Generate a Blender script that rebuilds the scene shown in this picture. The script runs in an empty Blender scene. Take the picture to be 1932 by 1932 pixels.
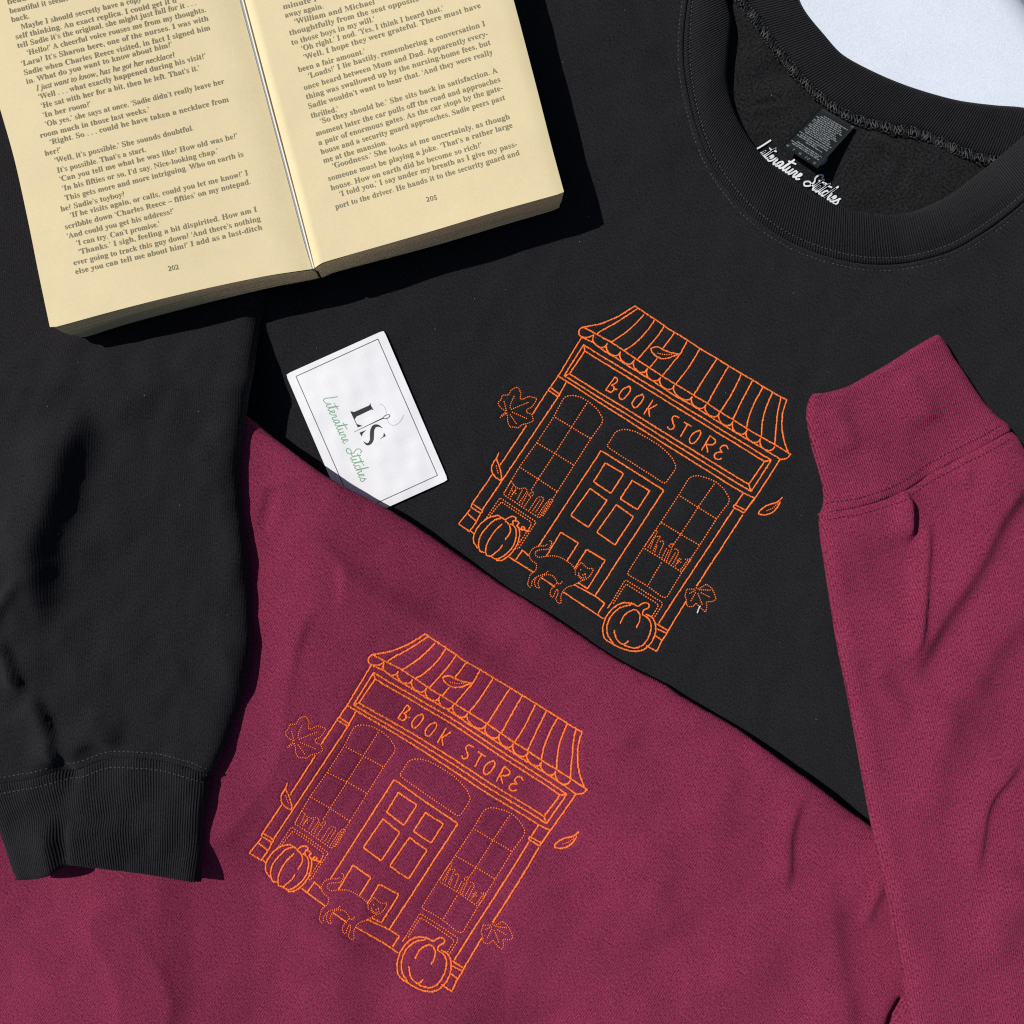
import bpy, math, random
import numpy as np
from mathutils.geometry import delaunay_2d_cdt
from mathutils.kdtree import KDTree

random.seed(7); rng = np.random.RandomState(11)
scene = bpy.context.scene
COL = scene.collection

# ------------------------------------------------------------------ camera
D = 0.53                       # camera height over the black cloth, metres
K = 0.53 / 1932.0              # metres per unit of the 1932-wide working grid on the cloth
cam_d = bpy.data.cameras.new('camera')
cam_d.angle = 2 * math.atan(0.5); cam_d.clip_start = 0.01; cam_d.clip_end = 50
cam = bpy.data.objects.new('camera', cam_d); COL.objects.link(cam)
cam.location = (0, 0, D); scene.camera = cam

# ------------------------------------------------------------------ light
ELEV = math.radians(49.5)
SD = np.array([0.94, -0.34]); SD = SD / np.linalg.norm(SD)      # where shadows fall on the cloth
world = bpy.data.worlds.new('World'); scene.world = world; world.use_nodes = True
wn = world.node_tree.nodes; wl_ = world.node_tree.links
sky = wn.new('ShaderNodeTexSky'); sky.sky_type = 'NISHITA'; sky.sun_disc = False
sky.sun_elevation = ELEV; sky.sun_rotation = math.atan2(-SD[0], -SD[1])
wl_.new(sky.outputs[0], wn['Background'].inputs[0]); wn['Background'].inputs[1].default_value = 0.05
sun_d = bpy.data.lights.new('sun', 'SUN'); sun_d.energy = 4.0; sun_d.angle = math.radians(0.53)
sun_d.color = (1.0, 0.965, 0.91)
sun = bpy.data.objects.new('sun', sun_d); COL.objects.link(sun)
from mathutils import Vector
sun.rotation_euler = Vector((SD[0] * math.cos(ELEV), SD[1] * math.cos(ELEV), -math.sin(ELEV))).to_track_quat('-Z', 'Y').to_euler()
sun.location = (-1, 0.4, 1.4)
vs = scene.view_settings
vs.view_transform = 'Standard'; vs.look = 'None'; vs.gamma = 1; vs.use_curve_mapping = False; vs.exposure = 0.0
scene.render.engine = 'CYCLES'
scene.cycles.use_denoising = False
scene.cycles.pixel_filter_type = 'BLACKMAN_HARRIS'; scene.cycles.filter_width = 1.15
scene.cycles.max_bounces = 5

# ------------------------------------------------------------------ helpers
def WA(p, z):
    p = np.asarray(p, float); z = np.broadcast_to(np.asarray(z, float), p.shape[:1])
    s = K * (D - z) / D
    return np.stack([(p[:, 0] - 966) * s, (966 - p[:, 1]) * s, z], 1)

def PX(xy, zref):
    s = K * (D - zref) / D
    return np.stack([966 + xy[:, 0] / s, 966 - xy[:, 1] / s], 1)

def T(x0, y0, size, pts):
    """points noted on an enlarged detail of the view -> working grid"""
    k = size / 1932.0
    return [((x0 + a * k) * 1932 / 3840, (y0 + b * k) * 1932 / 3840) for a, b in pts]

def smooth(pts, step, closed=False):
    p = np.asarray(pts, float); n = len(p)
    if n < 3: 
        L = np.linalg.norm(p[1] - p[0]); m = max(2, int(L / step) + 1)
        return p[0] + (p[1] - p[0]) * np.linspace(0, 1, m)[:, None]
    out = []
    rngs = range(n) if closed else range(n - 1)
    for i in rngs:
        p1, p2 = p[i], p[(i + 1) % n]
        p0 = p[i - 1] if (i > 0 or closed) else 2 * p1 - p2
        p3 = p[(i + 2) % n] if (i + 2 < n or closed) else 2 * p2 - p1
        d = max(np.linalg.norm(p2 - p1), 1e-9)
        d0 = max(np.linalg.norm(p1 - p0), 1e-9); d3 = max(np.linalg.norm(p3 - p2), 1e-9)
        m1 = (p2 - p1) * .5 + (p1 - p0) * .5 * min(1, d / d0); m2 = (p2 - p1) * .5 + (p3 - p2) * .5 * min(1, d / d3)
        m = max(1, int(d / step)); t = (np.arange(m) / m)[:, None]
        out.append((2*t**3-3*t**2+1)*p1 + (t**3-2*t**2+t)*m1 + (-2*t**3+3*t**2)*p2 + (t**3-t**2)*m2)
    if not closed: out.append(p[-1:])
    return np.concatenate(out)

def resample(p, n=None, step=None):
    p = np.asarray(p, float)
    s = np.concatenate([[0], np.cumsum(np.linalg.norm(np.diff(p, axis=0), axis=1))])
    if n is None: n = max(2, int(round(s[-1] / step)) + 1)
    q = np.linspace(0, s[-1], n)
    return np.stack([np.interp(q, s, p[:, k]) for k in range(p.shape[1])], 1)

def mesh(name, v, f, mat, parent=None, uv=None, smooth_=True):
    me = bpy.data.meshes.new(name); me.from_pydata([tuple(map(float, a)) for a in v], [], [tuple(map(int, a)) for a in f])
    if smooth_: me.polygons.foreach_set('use_smooth', [True] * len(me.polygons))
    if uv is not None:
        ul = me.uv_layers.new(name='UVMap'); li = np.empty(len(me.loops), int); me.loops.foreach_get('vertex_index', li)
        ul.data.foreach_set('uv', np.asarray(uv, np.float32)[li].ravel())
    me.update(); me.materials.append(mat)
    o = bpy.data.objects.new(name, me); COL.objects.link(o)
    if parent is not None: attach(o, parent)
    return o

def attach(o, parent):
    o.parent = parent
    loc = np.zeros(3); q = parent
    while q is not None: loc += np.array(q.location); q = q.parent
    o.matrix_parent_inverse.identity(); o.location = tuple(-loc) if o.type == 'MESH' else o.location
    return o

def thing(name, label, cat, loc):
    o = bpy.data.objects.new(name, None); o.empty_display_size = .02; COL.objects.link(o)
    o.location = loc; o['label'] = label; o['category'] = cat
    return o

class KD:
    def __init__(s, pts):
        s.k = KDTree(len(pts))
        for i, p in enumerate(pts): s.k.insert((p[0], p[1], 0), i)
        s.k.balance()
        s.p = np.asarray(pts, float)[:, :2]
    def d(s, q):
        i = np.array([s.k.find((a, b, 0))[1] for a, b in q]); n = len(s.p); best = np.full(len(q), 1e9)
        for j in (np.maximum(i - 1, 0), np.minimum(i, n - 2)):
            a = s.p[j]; e = s.p[j + 1] - a; w = q - a
            u = np.clip((w * e).sum(1) / np.maximum((e * e).sum(1), 1e-18), 0, 1)
            best = np.minimum(best, np.linalg.norm(w - u[:, None] * e, axis=1))
        return np.where(best < 2e-6, 0, best)

class KD0(KD):
    def d(s, q): return np.array([s.k.find((a, b, 0))[2] for a, b in q])

def inside(poly, q):
    r = np.zeros(len(q), bool); x, y = q[:, 0], q[:, 1]
    a = poly; b = np.roll(poly, -1, 0)
    for (x1, y1), (x2, y2) in zip(a, b):
        c = (y1 > y) != (y2 > y)
        if y1 != y2: r ^= c & (x < (x2 - x1) * (y - y1) / (y2 - y1) + x1)
    return r

def polydist(q, line):
    """distance, signed side (positive = left of travel in x-right y-up, i.e. picture right when going down) and 0..1 along"""
    line = np.asarray(line, float); L = np.concatenate([[0], np.cumsum(np.linalg.norm(np.diff(line, axis=0), axis=1))])
    best = np.full(len(q), 1e9); side = np.zeros(len(q)); t = np.zeros(len(q))
    for i in range(len(line) - 1):
        a, b = line[i], line[i + 1]; e = b - a; l = np.linalg.norm(e); e = e / l
        w = q - a; u = np.clip(w @ e, 0, l); dd = np.linalg.norm(w - u[:, None] * e, axis=1)
        m = dd < best; best[m] = dd[m]; cr = e[0] * w[:, 1] - e[1] * w[:, 0]
        side[m] = np.where(cr >= 0, 1, -1)[m]; t[m] = ((L[i] + u) / L[-1])[m]
    return best, best * side, t

def fold(q, line_px, amp, wl, wr, taper=.25):
    """a fold of the cloth: crest along a line, wl / wr = widths on either flank (working-grid units), amp in mm"""
    ln = smooth(line_px, 12); ln = np.stack([ln[:, 0], -ln[:, 1]], 1)
    qq = np.stack([q[:, 0], -q[:, 1]], 1); out = np.zeros(len(q)); R = 3 * max(wl, wr)
    m = (qq[:, 0] > ln[:, 0].min() - R) & (qq[:, 0] < ln[:, 0].max() + R) & (qq[:, 1] > ln[:, 1].min() - R) & (qq[:, 1] < ln[:, 1].max() + R)
    if not m.any(): return out
    d, s, t = polydist(qq[m], ln[::2] if len(ln) > 6 else ln)
    g = np.where(s < 0, np.exp(-(d / wl) ** 2), np.exp(-(d / wr) ** 2))
    w = np.clip(np.minimum(t, 1 - t) / max(taper, 1e-3), 0, 1); w = w * w * (3 - 2 * w)
    out[m] = amp * g * w
    return out

def waves(seed, n, lmin, lmax, amp):
    r = np.random.RandomState(seed); P = []
    for i in range(n):
        lam = math.exp(r.uniform(math.log(lmin), math.log(lmax))); a = r.uniform(0, math.pi)
        P.append((math.cos(a) * 2 * math.pi / lam, math.sin(a) * 2 * math.pi / lam, r.uniform(0, 6.28), amp * lam / lmax))
    def f(q):
        o = np.zeros(len(q))
        for kx, ky, ph, am in P: o += am * np.sin(q[:, 0] * kx + q[:, 1] * ky + ph + .8 * np.sin(q[:, 1] * kx * .6 - q[:, 0] * ky * .6))
        return o
    return f

class Cloth:
    """A piece of cloth lying on a surface: outline made of runs (points, edge radius mm, edge depth mm)."""
    def __init__(s, name, runs, ztop, zref, mat, parent, cell=2.0, zbot=None, uvf=None, tuck=5.0, extra=None):
        s.zref = zref; s.ztop = ztop; s.groups = []
        cs = [smooth(pts, 4.0) for pts, r, dep in runs]
        ws = [WA(c, (ztop(c) - run[2]) / 1000)[:, :2] for c, run in zip(cs, runs)]
        for it in range(3):
            s.groups = [(KD(resample(w, step=.0004)), run[1] / 1000, run[2] / 1000) for w, run in zip(ws, runs)]
            if it < 2: ws = [WA(c, s.z(w))[:, :2] for c, w in zip(cs, ws)]
        outl = [w[:-1] for w in ws]
        o = np.concatenate(outl)
        A = .5 * np.sum(o[:, 0] * np.roll(o[:, 1], -1) - o[:, 1] * np.roll(o[:, 0], -1))
        if A < 0: o = o[::-1].copy()
        n = len(o); tan = np.roll(o, -1, 0) - np.roll(o, 1, 0); tan /= np.linalg.norm(tan, axis=1)[:, None] + 1e-12
        nin = np.stack([-tan[:, 1], tan[:, 0]], 1); s.o = o
        allk = KD(resample(np.concatenate([o, o[:1]]), step=.0004))
        ex = []
        for d in (.0002, .0007, .0015, .0022, .0030, .0038, .0046):
            r_ = resample(np.concatenate([o, o[:1]]), step=max(.0012, d * .9)); tn = np.roll(r_, -1, 0) - np.roll(r_, 1, 0)
            tn /= np.linalg.norm(tn, axis=1)[:, None] + 1e-12
            q = r_ + np.stack([-tn[:, 1], tn[:, 0]], 1) * d
            q = q[inside(o, q)]; q = q[allk.d(q) > d * .9]; ex.append(q)
        c = cell / 1000; lo = o.min(0); hi = o.max(0)
        gx, gy = np.meshgrid(np.arange(lo[0], hi[0], c), np.arange(lo[1], hi[1], c)); gy = gy + (np.arange(gx.shape[1]) % 2)[None, :] * c * .5
        g = np.stack([gx.ravel(), gy.ravel()], 1); g = g[inside(o, g)]; g = g[allk.d(g) > .0054]
        if extra is not None:
            e = WA(extra, ztop(extra) / 1000)[:, :2]; e = e[inside(o, e)]; e = e[allk.d(e) > .0056]
            g = g[KD0(e).d(g) > .0008]; ex.append(e)
        ex.append(g)
        P = np.concatenate([o] + ex)
        vv, ee, ff, ov, oe, of = delaunay_2d_cdt([Vector(map(float, p)) for p in P], [(i, (i + 1) % n) for i in range(n)], [], 1, 1e-7)
        V = np.array([(a[0], a[1]) for a in vv]); z = s.z(V)
        idx = {}
        for i, l in enumerate(ov):
            for j in l: idx[j] = i
        oi = [idx[i] for i in range(n)]
        zb = (z[oi] - .004) if zbot is None else np.full(n, zbot / 1000)
        zb = np.minimum(zb, z[oi] - .0004)
        low = o + nin * (tuck / 1000)
        bad = ~inside(o, low); low[bad] = o[bad]
        nv = len(V)
        verts = np.concatenate([np.column_stack([V, z]), np.column_stack([low, zb])])
        faces = [tuple(f) for f in ff]
        # keep the upper side facing up
        f0 = faces[0]; a_, b_, c_ = V[f0[0]], V[f0[1]], V[f0[2]]
        if (b_[0]-a_[0])*(c_[1]-a_[1]) - (b_[1]-a_[1])*(c_[0]-a_[0]) < 0: faces = [f[::-1] for f in faces]
        for i in range(n):
            j = (i + 1) % n
            faces.append((oi[i], nv + i, nv + j, oi[j]))
        uv = None
        if uvf is not None: uv = uvf(verts[:, :2])
        s.obj = mesh(name, verts, faces, mat, parent, uv)
    def z(s, xy):
        xy = np.asarray(xy, float)
        zt = s.ztop(PX(xy, s.zref)) / 1000; dd = np.zeros(len(xy))
        for k, r, dep in s.groups:
            d = np.clip(k.d(xy) / r, 0, 1); dd = np.maximum(dd, dep * (1 - np.sqrt(1 - (1 - d) ** 2)))
        return zt - dd

def rot_uv(ax):
    ax = np.array(ax, float); ax /= np.linalg.norm(ax)
    return lambda xy: np.stack([xy[:, 0] * ax[1] - xy[:, 1] * ax[0], xy @ ax], 1)

# ---- beads, ribbons
def bead_template(nl=3, ns=6):
    v = [(-1, 0, 0)]
    for i in range(1, nl + 1):
        a = math.pi * i / (nl + 1)
        for j in range(ns):
            b = 2 * math.pi * j / ns; v.append((-math.cos(a), math.sin(a) * math.cos(b), math.sin(a) * math.sin(b)))
    v.append((1, 0, 0)); f = []
    for j in range(ns): f.append((0, 1 + (j + 1) % ns, 1 + j))
    for i in range(nl - 1):
        for j in range(ns):
            a = 1 + i * ns + j; b = 1 + i * ns + (j + 1) % ns; f.append((a, b, b + ns, a + ns))
    e = len(v) - 1
    for j in range(ns): f.append((e, 1 + (nl - 1) * ns + j, 1 + (nl - 1) * ns + (j + 1) % ns))
    return np.array(v, float), f
BT, BF = bead_template()

class Beads:
    def __init__(s): s.c = []; s.d = []; s.l = []; s.r = []
    def add(s, c, d, l, r): s.c.append(c); s.d.append(d); s.l.append(l); s.r.append(r)
    def path(s, w, pitch, length, rad, twist=0.0, jit=.12):
        """stitches along a world xy path"""
        p = resample(w, step=pitch)
        for i in range(len(p) - 1):
            a, b = p[i], p[i + 1]; d = b - a; L = np.linalg.norm(d)
            if L < 1e-7: continue
            d = d / L; t = twist + random.uniform(-.1, .1); c_, s_ = math.cos(t), math.sin(t)
            d = np.array([d[0] * c_ - d[1] * s_, d[0] * s_ + d[1] * c_])
            s.add((a + b) / 2 + rng.normal(0, rad * jit * .5, 2), d, length * .5 * (L / pitch) * random.uniform(1 - jit, 1 + jit), rad * random.uniform(1 - jit, 1 + jit))
    def build(s, name, mat, parent, zf, lift=.0, flat=.8, clip=None):
        if clip is not None:
            k = inside(clip.o, np.array(s.c))
            for a in ('c', 'd', 'l', 'r'): setattr(s, a, [v for v, t in zip(getattr(s, a), k) if t])
        c = np.array(s.c); d = np.array(s.d); l = np.array(s.l); r = np.array(s.r)
        zc = zf(c) + lift; e = .0008; zd = (zf(c + d * e) - zf(c - d * e)) / (2 * e); zd = np.clip(zd, -2, 2)
        n = len(c); x = np.column_stack([d, zd]); x /= np.linalg.norm(x, axis=1)[:, None]
        y = np.column_stack([-d[:, 1], d[:, 0], np.zeros(n)]); zz = np.cross(x, y)
        V = (np.column_stack([c, zc])[:, None, :] + BT[None, :, 0:1] * l[:, None, None] * x[:, None, :]
             + BT[None, :, 1:2] * r[:, None, None] * y[:, None, :] + BT[None, :, 2:3] * (r * flat)[:, None, None] * zz[:, None, :])
        nb = len(BT); V = V.reshape(-1, 3); F = [tuple(i + k * nb for i in f) for k in range(n) for f in BF]
        return mesh(name, V, F, mat, parent)

def offset(p, d):
    t = np.gradient(p, axis=0); t /= np.linalg.norm(t, axis=1)[:, None] + 1e-12
    return p + np.stack([-t[:, 1], t[:, 0]], 1) * d

class Flat:
    """thin printed shapes lying on a surface"""
    def __init__(s): s.v = []; s.f = []
    def ribbon(s, p, w):
        p = np.asarray(p, float); w = np.broadcast_to(np.asarray(w, float), len(p))
        t = np.gradient(p, axis=0); t /= np.linalg.norm(t, axis=1)[:, None] + 1e-12; nn = np.stack([-t[:, 1], t[:, 0]], 1)
        a = p + nn * w[:, None] / 2; b = p - nn * w[:, None] / 2; k = len(s.v)
        for i in range(len(p)): s.v += [a[i], b[i]]
        for i in range(len(p) - 1): s.f.append((k + 2*i, k + 2*i + 1, k + 2*i + 3, k + 2*i + 2))
    def poly(s, p):
        k = len(s.v); s.v += [np.array(a) for a in p]; s.f.append(tuple(range(k, k + len(p))))
    def build(s, name, mat, parent, tow):
        v = tow(np.array(s.v)); f = []
        for q in s.f:
            a = sum(v[q[i]][0] * v[q[(i+1) % len(q)]][1] - v[q[i]][1] * v[q[(i+1) % len(q)]][0] for i in range(len(q)))
            f.append(q if a > 0 else q[::-1])
        return mesh(name, v, f, mat, parent, smooth_=False)

# ------------------------------------------------------------------ materials
def mat(name, col, rough=.9, spec=.2, sheen=0.0, sheen_tint=(1, 1, 1)):
    m = bpy.data.materials.new(name); m.use_nodes = True; b = m.node_tree.nodes['Principled BSDF']
    b.inputs['Base Color'].default_value = (*col, 1); b.inputs['Roughness'].default_value = rough
    b.inputs['Specular IOR Level'].default_value = spec
    b.inputs['Sheen Weight'].default_value = sheen; b.inputs['Sheen Roughness'].default_value = .5; b.inputs['Sheen Tint'].default_value = (*sheen_tint, 1)
    return m

class NT:
    def __init__(s, m): s.t = m.node_tree; s.b = s.t.nodes['Principled BSDF']
    def n(s, typ, **kw):
        x = s.t.nodes.new(typ)
        for k, v in kw.items():
            if k in x.inputs: x.inputs[k].default_value = v
            else: setattr(x, k, v)
        return x
    def l(s, a, b): s.t.links.new(a, b)
    def coord(s, kind, scale, rotz=0):
        c = s.n('ShaderNodeTexCoord'); mp = s.n('ShaderNodeMapping'); s.l(c.outputs[kind], mp.inputs[0])
        mp.inputs['Scale'].default_value = scale; mp.inputs['Rotation'].default_value = (0, 0, rotz); return mp.outputs[0]
    def math(s, op, a, b=None, c=None):
        x = s.n('ShaderNodeMath', operation=op)
        for i, v in enumerate((a, b, c)):
            if v is None: continue
            if isinstance(v, (int, float)): x.inputs[i].default_value = v
            else: s.l(v, x.inputs[i])
        return x.outputs[0]
    def mul_color(s, col, fac):
        mx = s.n('ShaderNodeVectorMath', operation='SCALE'); mx.inputs[0].default_value = col; s.l(fac, mx.inputs['Scale']); return mx.outputs[0]

def fabric(name, dark, light, k=1.25, rib=0.0, rib_pitch=.0013, bump=.38, sheen=.1, lint=0.0, tint=(1, 1, 1), fleece=False, wale=.5, pitch=.00112):
    """knitted cotton: dark gaps between the loops, lighter fuzzy yarn; drawn out along the wales (v of the UV, in metres)"""
    m = mat(name, light, .95, .10, sheen, tint); N = NT(m); N.b.inputs['Diffuse Roughness'].default_value = 0.3
    a = N.n('ShaderNodeTexNoise', Scale=1.0, Detail=2.0, Roughness=.55); N.l(N.coord('UV', (1650, 820, 1) if not fleece else (800, 800, 1)), a.inputs[0])
    b = N.n('ShaderNodeTexNoise', Scale=1.0, Detail=3.0); N.l(N.coord('UV', (120, 70, 1)), b.inputs[0])
    f = N.math('ADD', N.math('MULTIPLY', N.math('SUBTRACT', a.outputs['Fac'], .5), k * 1.5), .5)
    f = N.math('ADD', f, N.math('MULTIPLY', N.math('SUBTRACT', b.outputs['Fac'], .5), .25))
    h = a.outputs['Fac']
    p = rib_pitch if rib > 0 else pitch; amt = rib if rib > 0 else wale
    if amt > 0 and not fleece:
        w = N.n('ShaderNodeTexWave', Scale=1.0, Distortion=.8 if rib > 0 else 2.2); w.inputs['Detail'].default_value = 1; w.inputs['Detail Scale'].default_value = .5
        N.l(N.coord('UV', (2 * math.pi / 20.0 / p, 2 * math.pi / 20.0 / .012, 1)), w.inputs[0])
        h = N.math('ADD', N.math('MULTIPLY', a.outputs['Fac'], .5), N.math('MULTIPLY', w.outputs['Fac'], amt if rib > 0 else amt * .4))
        f = N.math('ADD', f, N.math('MULTIPLY', N.math('SUBTRACT', w.outputs['Fac'], .5), .55 * amt))
    mx = N.n('ShaderNodeMix', data_type='RGBA'); mx.clamp_factor = True; N.l(f, mx.inputs[0]); mx.inputs[6].default_value = (*dark, 1); mx.inputs[7].default_value = (*light, 1)
    col_out = mx.outputs[2]
    if lint > 0:
        v = N.n('ShaderNodeTexVoronoi', Scale=1.0); N.l(N.coord('UV', (110, 150, 1)), v.inputs[0])
        sp = N.math('LESS_THAN', v.outputs['Distance'], .028); rnd = N.n('ShaderNodeSeparateColor'); N.l(v.outputs['Color'], rnd.inputs[0])
        sp = N.math('MULTIPLY', sp, N.math('MULTIPLY', N.math('GREATER_THAN', rnd.outputs[0], .55), lint))
        mx = N.n('ShaderNodeMix', data_type='RGBA'); N.l(sp, mx.inputs[0]); N.l(col_out, mx.inputs[6]); mx.inputs[7].default_value = (.3, .3, .32, 1); col_out = mx.outputs[2]
    N.l(col_out, N.b.inputs['Base Color'])
    bp = N.n('ShaderNodeBump', Strength=bump, Distance=.0007); N.l(h, bp.inputs['Height']); N.l(bp.outputs[0], N.b.inputs['Normal'])
    return m

BK = ((.0046, .0044, .0055), (.0250, .0241, .0282)); MR = ((.064, .0040, .0165), (.335, .0435, .1060))
M_black = fabric('black_fleece_knit', *BK, sheen=.03, lint=.7)
M_black_rib = fabric('black_rib_knit', *BK, k=.9, rib=1.0, rib_pitch=.0013, bump=.9, sheen=.03)
M_black_cuff = fabric('black_cuff_knit', *BK, k=1.0, rib=.9, rib_pitch=.0013, bump=.7, sheen=.03, lint=.3)
M_fleece = fabric('black_brushed_inside', (.003, .003, .0035), (.022, .0212, .0228), k=1.8, bump=1.0, sheen=.05, fleece=True, lint=.8)
M_maroon = fabric('maroon_fleece_knit', *MR, sheen=.03, tint=(1, .4, .6))
M_maroon_rib = fabric('maroon_rib_knit', *MR, k=1.2, rib=.7, rib_pitch=.0011, bump=.6, sheen=.03, tint=(1, .4, .6))
M_thread_black = mat('charcoal_stitching', (.055, .056, .061), .6, .3)
M_thread_over = mat('black_overlock_thread', (.011, .012, .0125), .5, .4)
M_thread_maroon = mat('dark_maroon_stitching', (.045, .004, .013), .7, .2)
def thread_mat():
    m = mat('orange_embroidery_thread', (.92, .180, .021), .45, .4, .08, (1, .7, .4)); N = NT(m)
    a = N.n('ShaderNodeTexNoise', Scale=1.0, Detail=1.0); N.l(N.coord('Object', (900, 900, 900)), a.inputs[0])
    g = N.math('ADD', N.math('MULTIPLY', N.math('SUBTRACT', a.outputs['Fac'], .5), .8), 1.0)
    N.l(N.mul_color((.92, .178, .020), g), N.b.inputs['Base Color']); return m
M_orange = thread_mat()
def paper():
    m = mat('aged_paper', (.80, .70, .44), .85, .15); N = NT(m)
    a = N.n('ShaderNodeTexNoise', Scale=1.0, Detail=4.0); N.l(N.coord('Object', (45, 45, 45)), a.inputs[0])
    c = N.n('ShaderNodeTexNoise', Scale=1.0, Detail=2.0); N.l(N.coord('Object', (700, 700, 700)), c.inputs[0])
    g = N.math('ADD', N.math('MULTIPLY', N.math('SUBTRACT', a.outputs['Fac'], .5), .14), N.math('ADD', N.math('MULTIPLY', N.math('SUBTRACT', c.outputs['Fac'], .5), .10), 1.0))
    v = N.n('ShaderNodeTexVoronoi', Scale=1.0); N.l(N.coord('Object', (42, 42, 42)), v.inputs[0])
    sp = N.math('LESS_THAN', v.outputs['Distance'], .03); rnd = N.n('ShaderNodeSeparateColor'); N.l(v.outputs['Color'], rnd.inputs[0])
    sp = N.math('MULTIPLY', sp, N.math('GREATER_THAN', rnd.outputs[0], .8)); g = N.math('SUBTRACT', g, N.math('MULTIPLY', sp, .3))
    N.l(N.mul_color((.775, .655, .40), g), N.b.inputs['Base Color'])
    bp = N.n('ShaderNodeBump', Strength=.25, Distance=.001); N.l(a.outputs['Fac'], bp.inputs['Height']); N.l(bp.outputs[0], N.b.inputs['Normal']); return m
M_paper = paper()
def pages():
    m = mat('page_edges', (.92, .67, .35), .9, .1); N = NT(m)
    a = N.n('ShaderNodeTexNoise', Scale=1.0, Detail=2.0); N.l(N.coord('Object', (9, 9, 1500)), a.inputs[0])
    g = N.math('ADD', N.math('MULTIPLY', N.math('SUBTRACT', a.outputs['Fac'], .5), .9), 1.0); N.l(N.mul_color((.92, .67, .35), g), N.b.inputs['Base Color'])
    bp = N.n('ShaderNodeBump', Strength=.5, Distance=.0004); N.l(a.outputs['Fac'], bp.inputs['Height']); N.l(bp.outputs[0], N.b.inputs['Normal']); return m
M_pages = pages()
M_ink = mat('printing_ink', (.25, .23, .15), .9, .1)
M_glue = mat('binding_glue', (.78, .78, .74), .4, .4)
M_gauze = mat('grey_spine_lining', (.30, .31, .33), .9, .1)
M_cover = mat('card_cover', (.16, .11, .07), .6, .3)
def cardm():
    m = mat('white_card', (.80, .80, .83), .55, .3); N = NT(m)
    a = N.n('ShaderNodeTexNoise', Scale=1.0, Detail=3.0); N.l(N.coord('Object', (60, 60, 60)), a.inputs[0])
    g = N.math('ADD', N.math('MULTIPLY', N.math('SUBTRACT', a.outputs['Fac'], .5), .03), 1.0); N.l(N.mul_color((.80, .805, .83), g), N.b.inputs['Base Color'])
    bp = N.n('ShaderNodeBump', Strength=.15, Distance=.0005); N.l(a.outputs['Fac'], bp.inputs['Height']); N.l(bp.outputs[0], N.b.inputs['Normal']); return m
M_card = cardm()
M_card_ink = mat('card_black_ink', (.020, .024, .026), .5, .3)
M_card_grey = mat('card_grey_ink', (.10, .105, .12), .5, .3)
M_green = mat('card_green_ink', (.22, .42, .27), .6, .2)
M_green_pale = mat('card_pale_green_ink', (.36, .46, .42), .6, .2)
M_white_ink = mat('white_heat_print', (.72, .76, .78), .5, .3)
M_tag = mat('satin_care_label', (.013, .016, .0145), .5, .3)
M_tag_ink = mat('grey_label_ink', (.20, .21, .225), .7, .2)
M_tag_back = mat('blue_grey_label', (.16, .19, .27), .5, .3)
M_white_thread = mat('white_thread', (.55, .54, .58), .6, .3)
def sheet():
    m = mat('white_textured_surface', (.68, .74, .84), .6, .3); N = NT(m)
    a = N.n('ShaderNodeTexNoise', Scale=1.0, Detail=2.0); N.l(N.coord('Object', (1100, 1100, 1100)), a.inputs[0])
    b = N.n('ShaderNodeTexNoise', Scale=1.0, Detail=3.0); N.l(N.coord('Object', (30, 30, 30)), b.inputs[0])
    g = N.math('ADD', N.math('MULTIPLY', N.math('SUBTRACT', a.outputs['Fac'], .5), .34), N.math('ADD', N.math('MULTIPLY', N.math('SUBTRACT', b.outputs['Fac'], .5), .12), 1.0))
    N.l(N.mul_color((.69, .75, .85), g), N.b.inputs['Base Color'])
    bp = N.n('ShaderNodeBump', Strength=.25, Distance=.0004); N.l(a.outputs['Fac'], bp.inputs['Height']); N.l(bp.outputs[0], N.b.inputs['Normal']); return m
M_sheet = sheet()

# ------------------------------------------------------------------ the white surface everything lies on
def build_surface():
    z0 = -.013
    a = WA([(1838, -28)], z0)[0][:2]; b = WA([(1920, 78)], z0)[0][:2]; e = (b - a) / np.linalg.norm(b - a); nrm = np.array([-e[1], e[0]])   # towards the far side
    prof = [(-2.0, z0), (-.4, z0), (-.02, z0)]
    R = .026
    for i in range(0, 13):
        t = math.radians(90 * i / 12); prof.append((R * math.sin(t), z0 - R * (1 - math.cos(t))))
    prof.append((R + .001, z0 - R - .25))
    V = []; F = []; us = np.concatenate([[-1.5], np.linspace(-.5, .3, 41), [1.5]])
    wob = lambda u: .0012 * math.sin(u * 47) + .0008 * math.sin(u * 91 + 1)
    for u in us:
        for d, z in prof: V.append((*(a + e * u + nrm * (d + (wob(u) if d > -.03 else 0))), z))
    m = len(prof)
    for i in range(len(us) - 1):
        for j in range(m - 1): F.append((i * m + j, (i + 1) * m + j, (i + 1) * m + j + 1, i * m + j + 1))
    o = mesh('table_surface', V, F, M_sheet); o['kind'] = 'structure'
build_surface()
o = mesh('ground', [(-4, -4, -.75), (4, -4, -.75), (4, 4, -.75), (-4, 4, -.75)], [(0, 1, 2, 3)], mat('grey_paving', (.22, .22, .22), .9, .2)); o['kind'] = 'structure'

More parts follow.
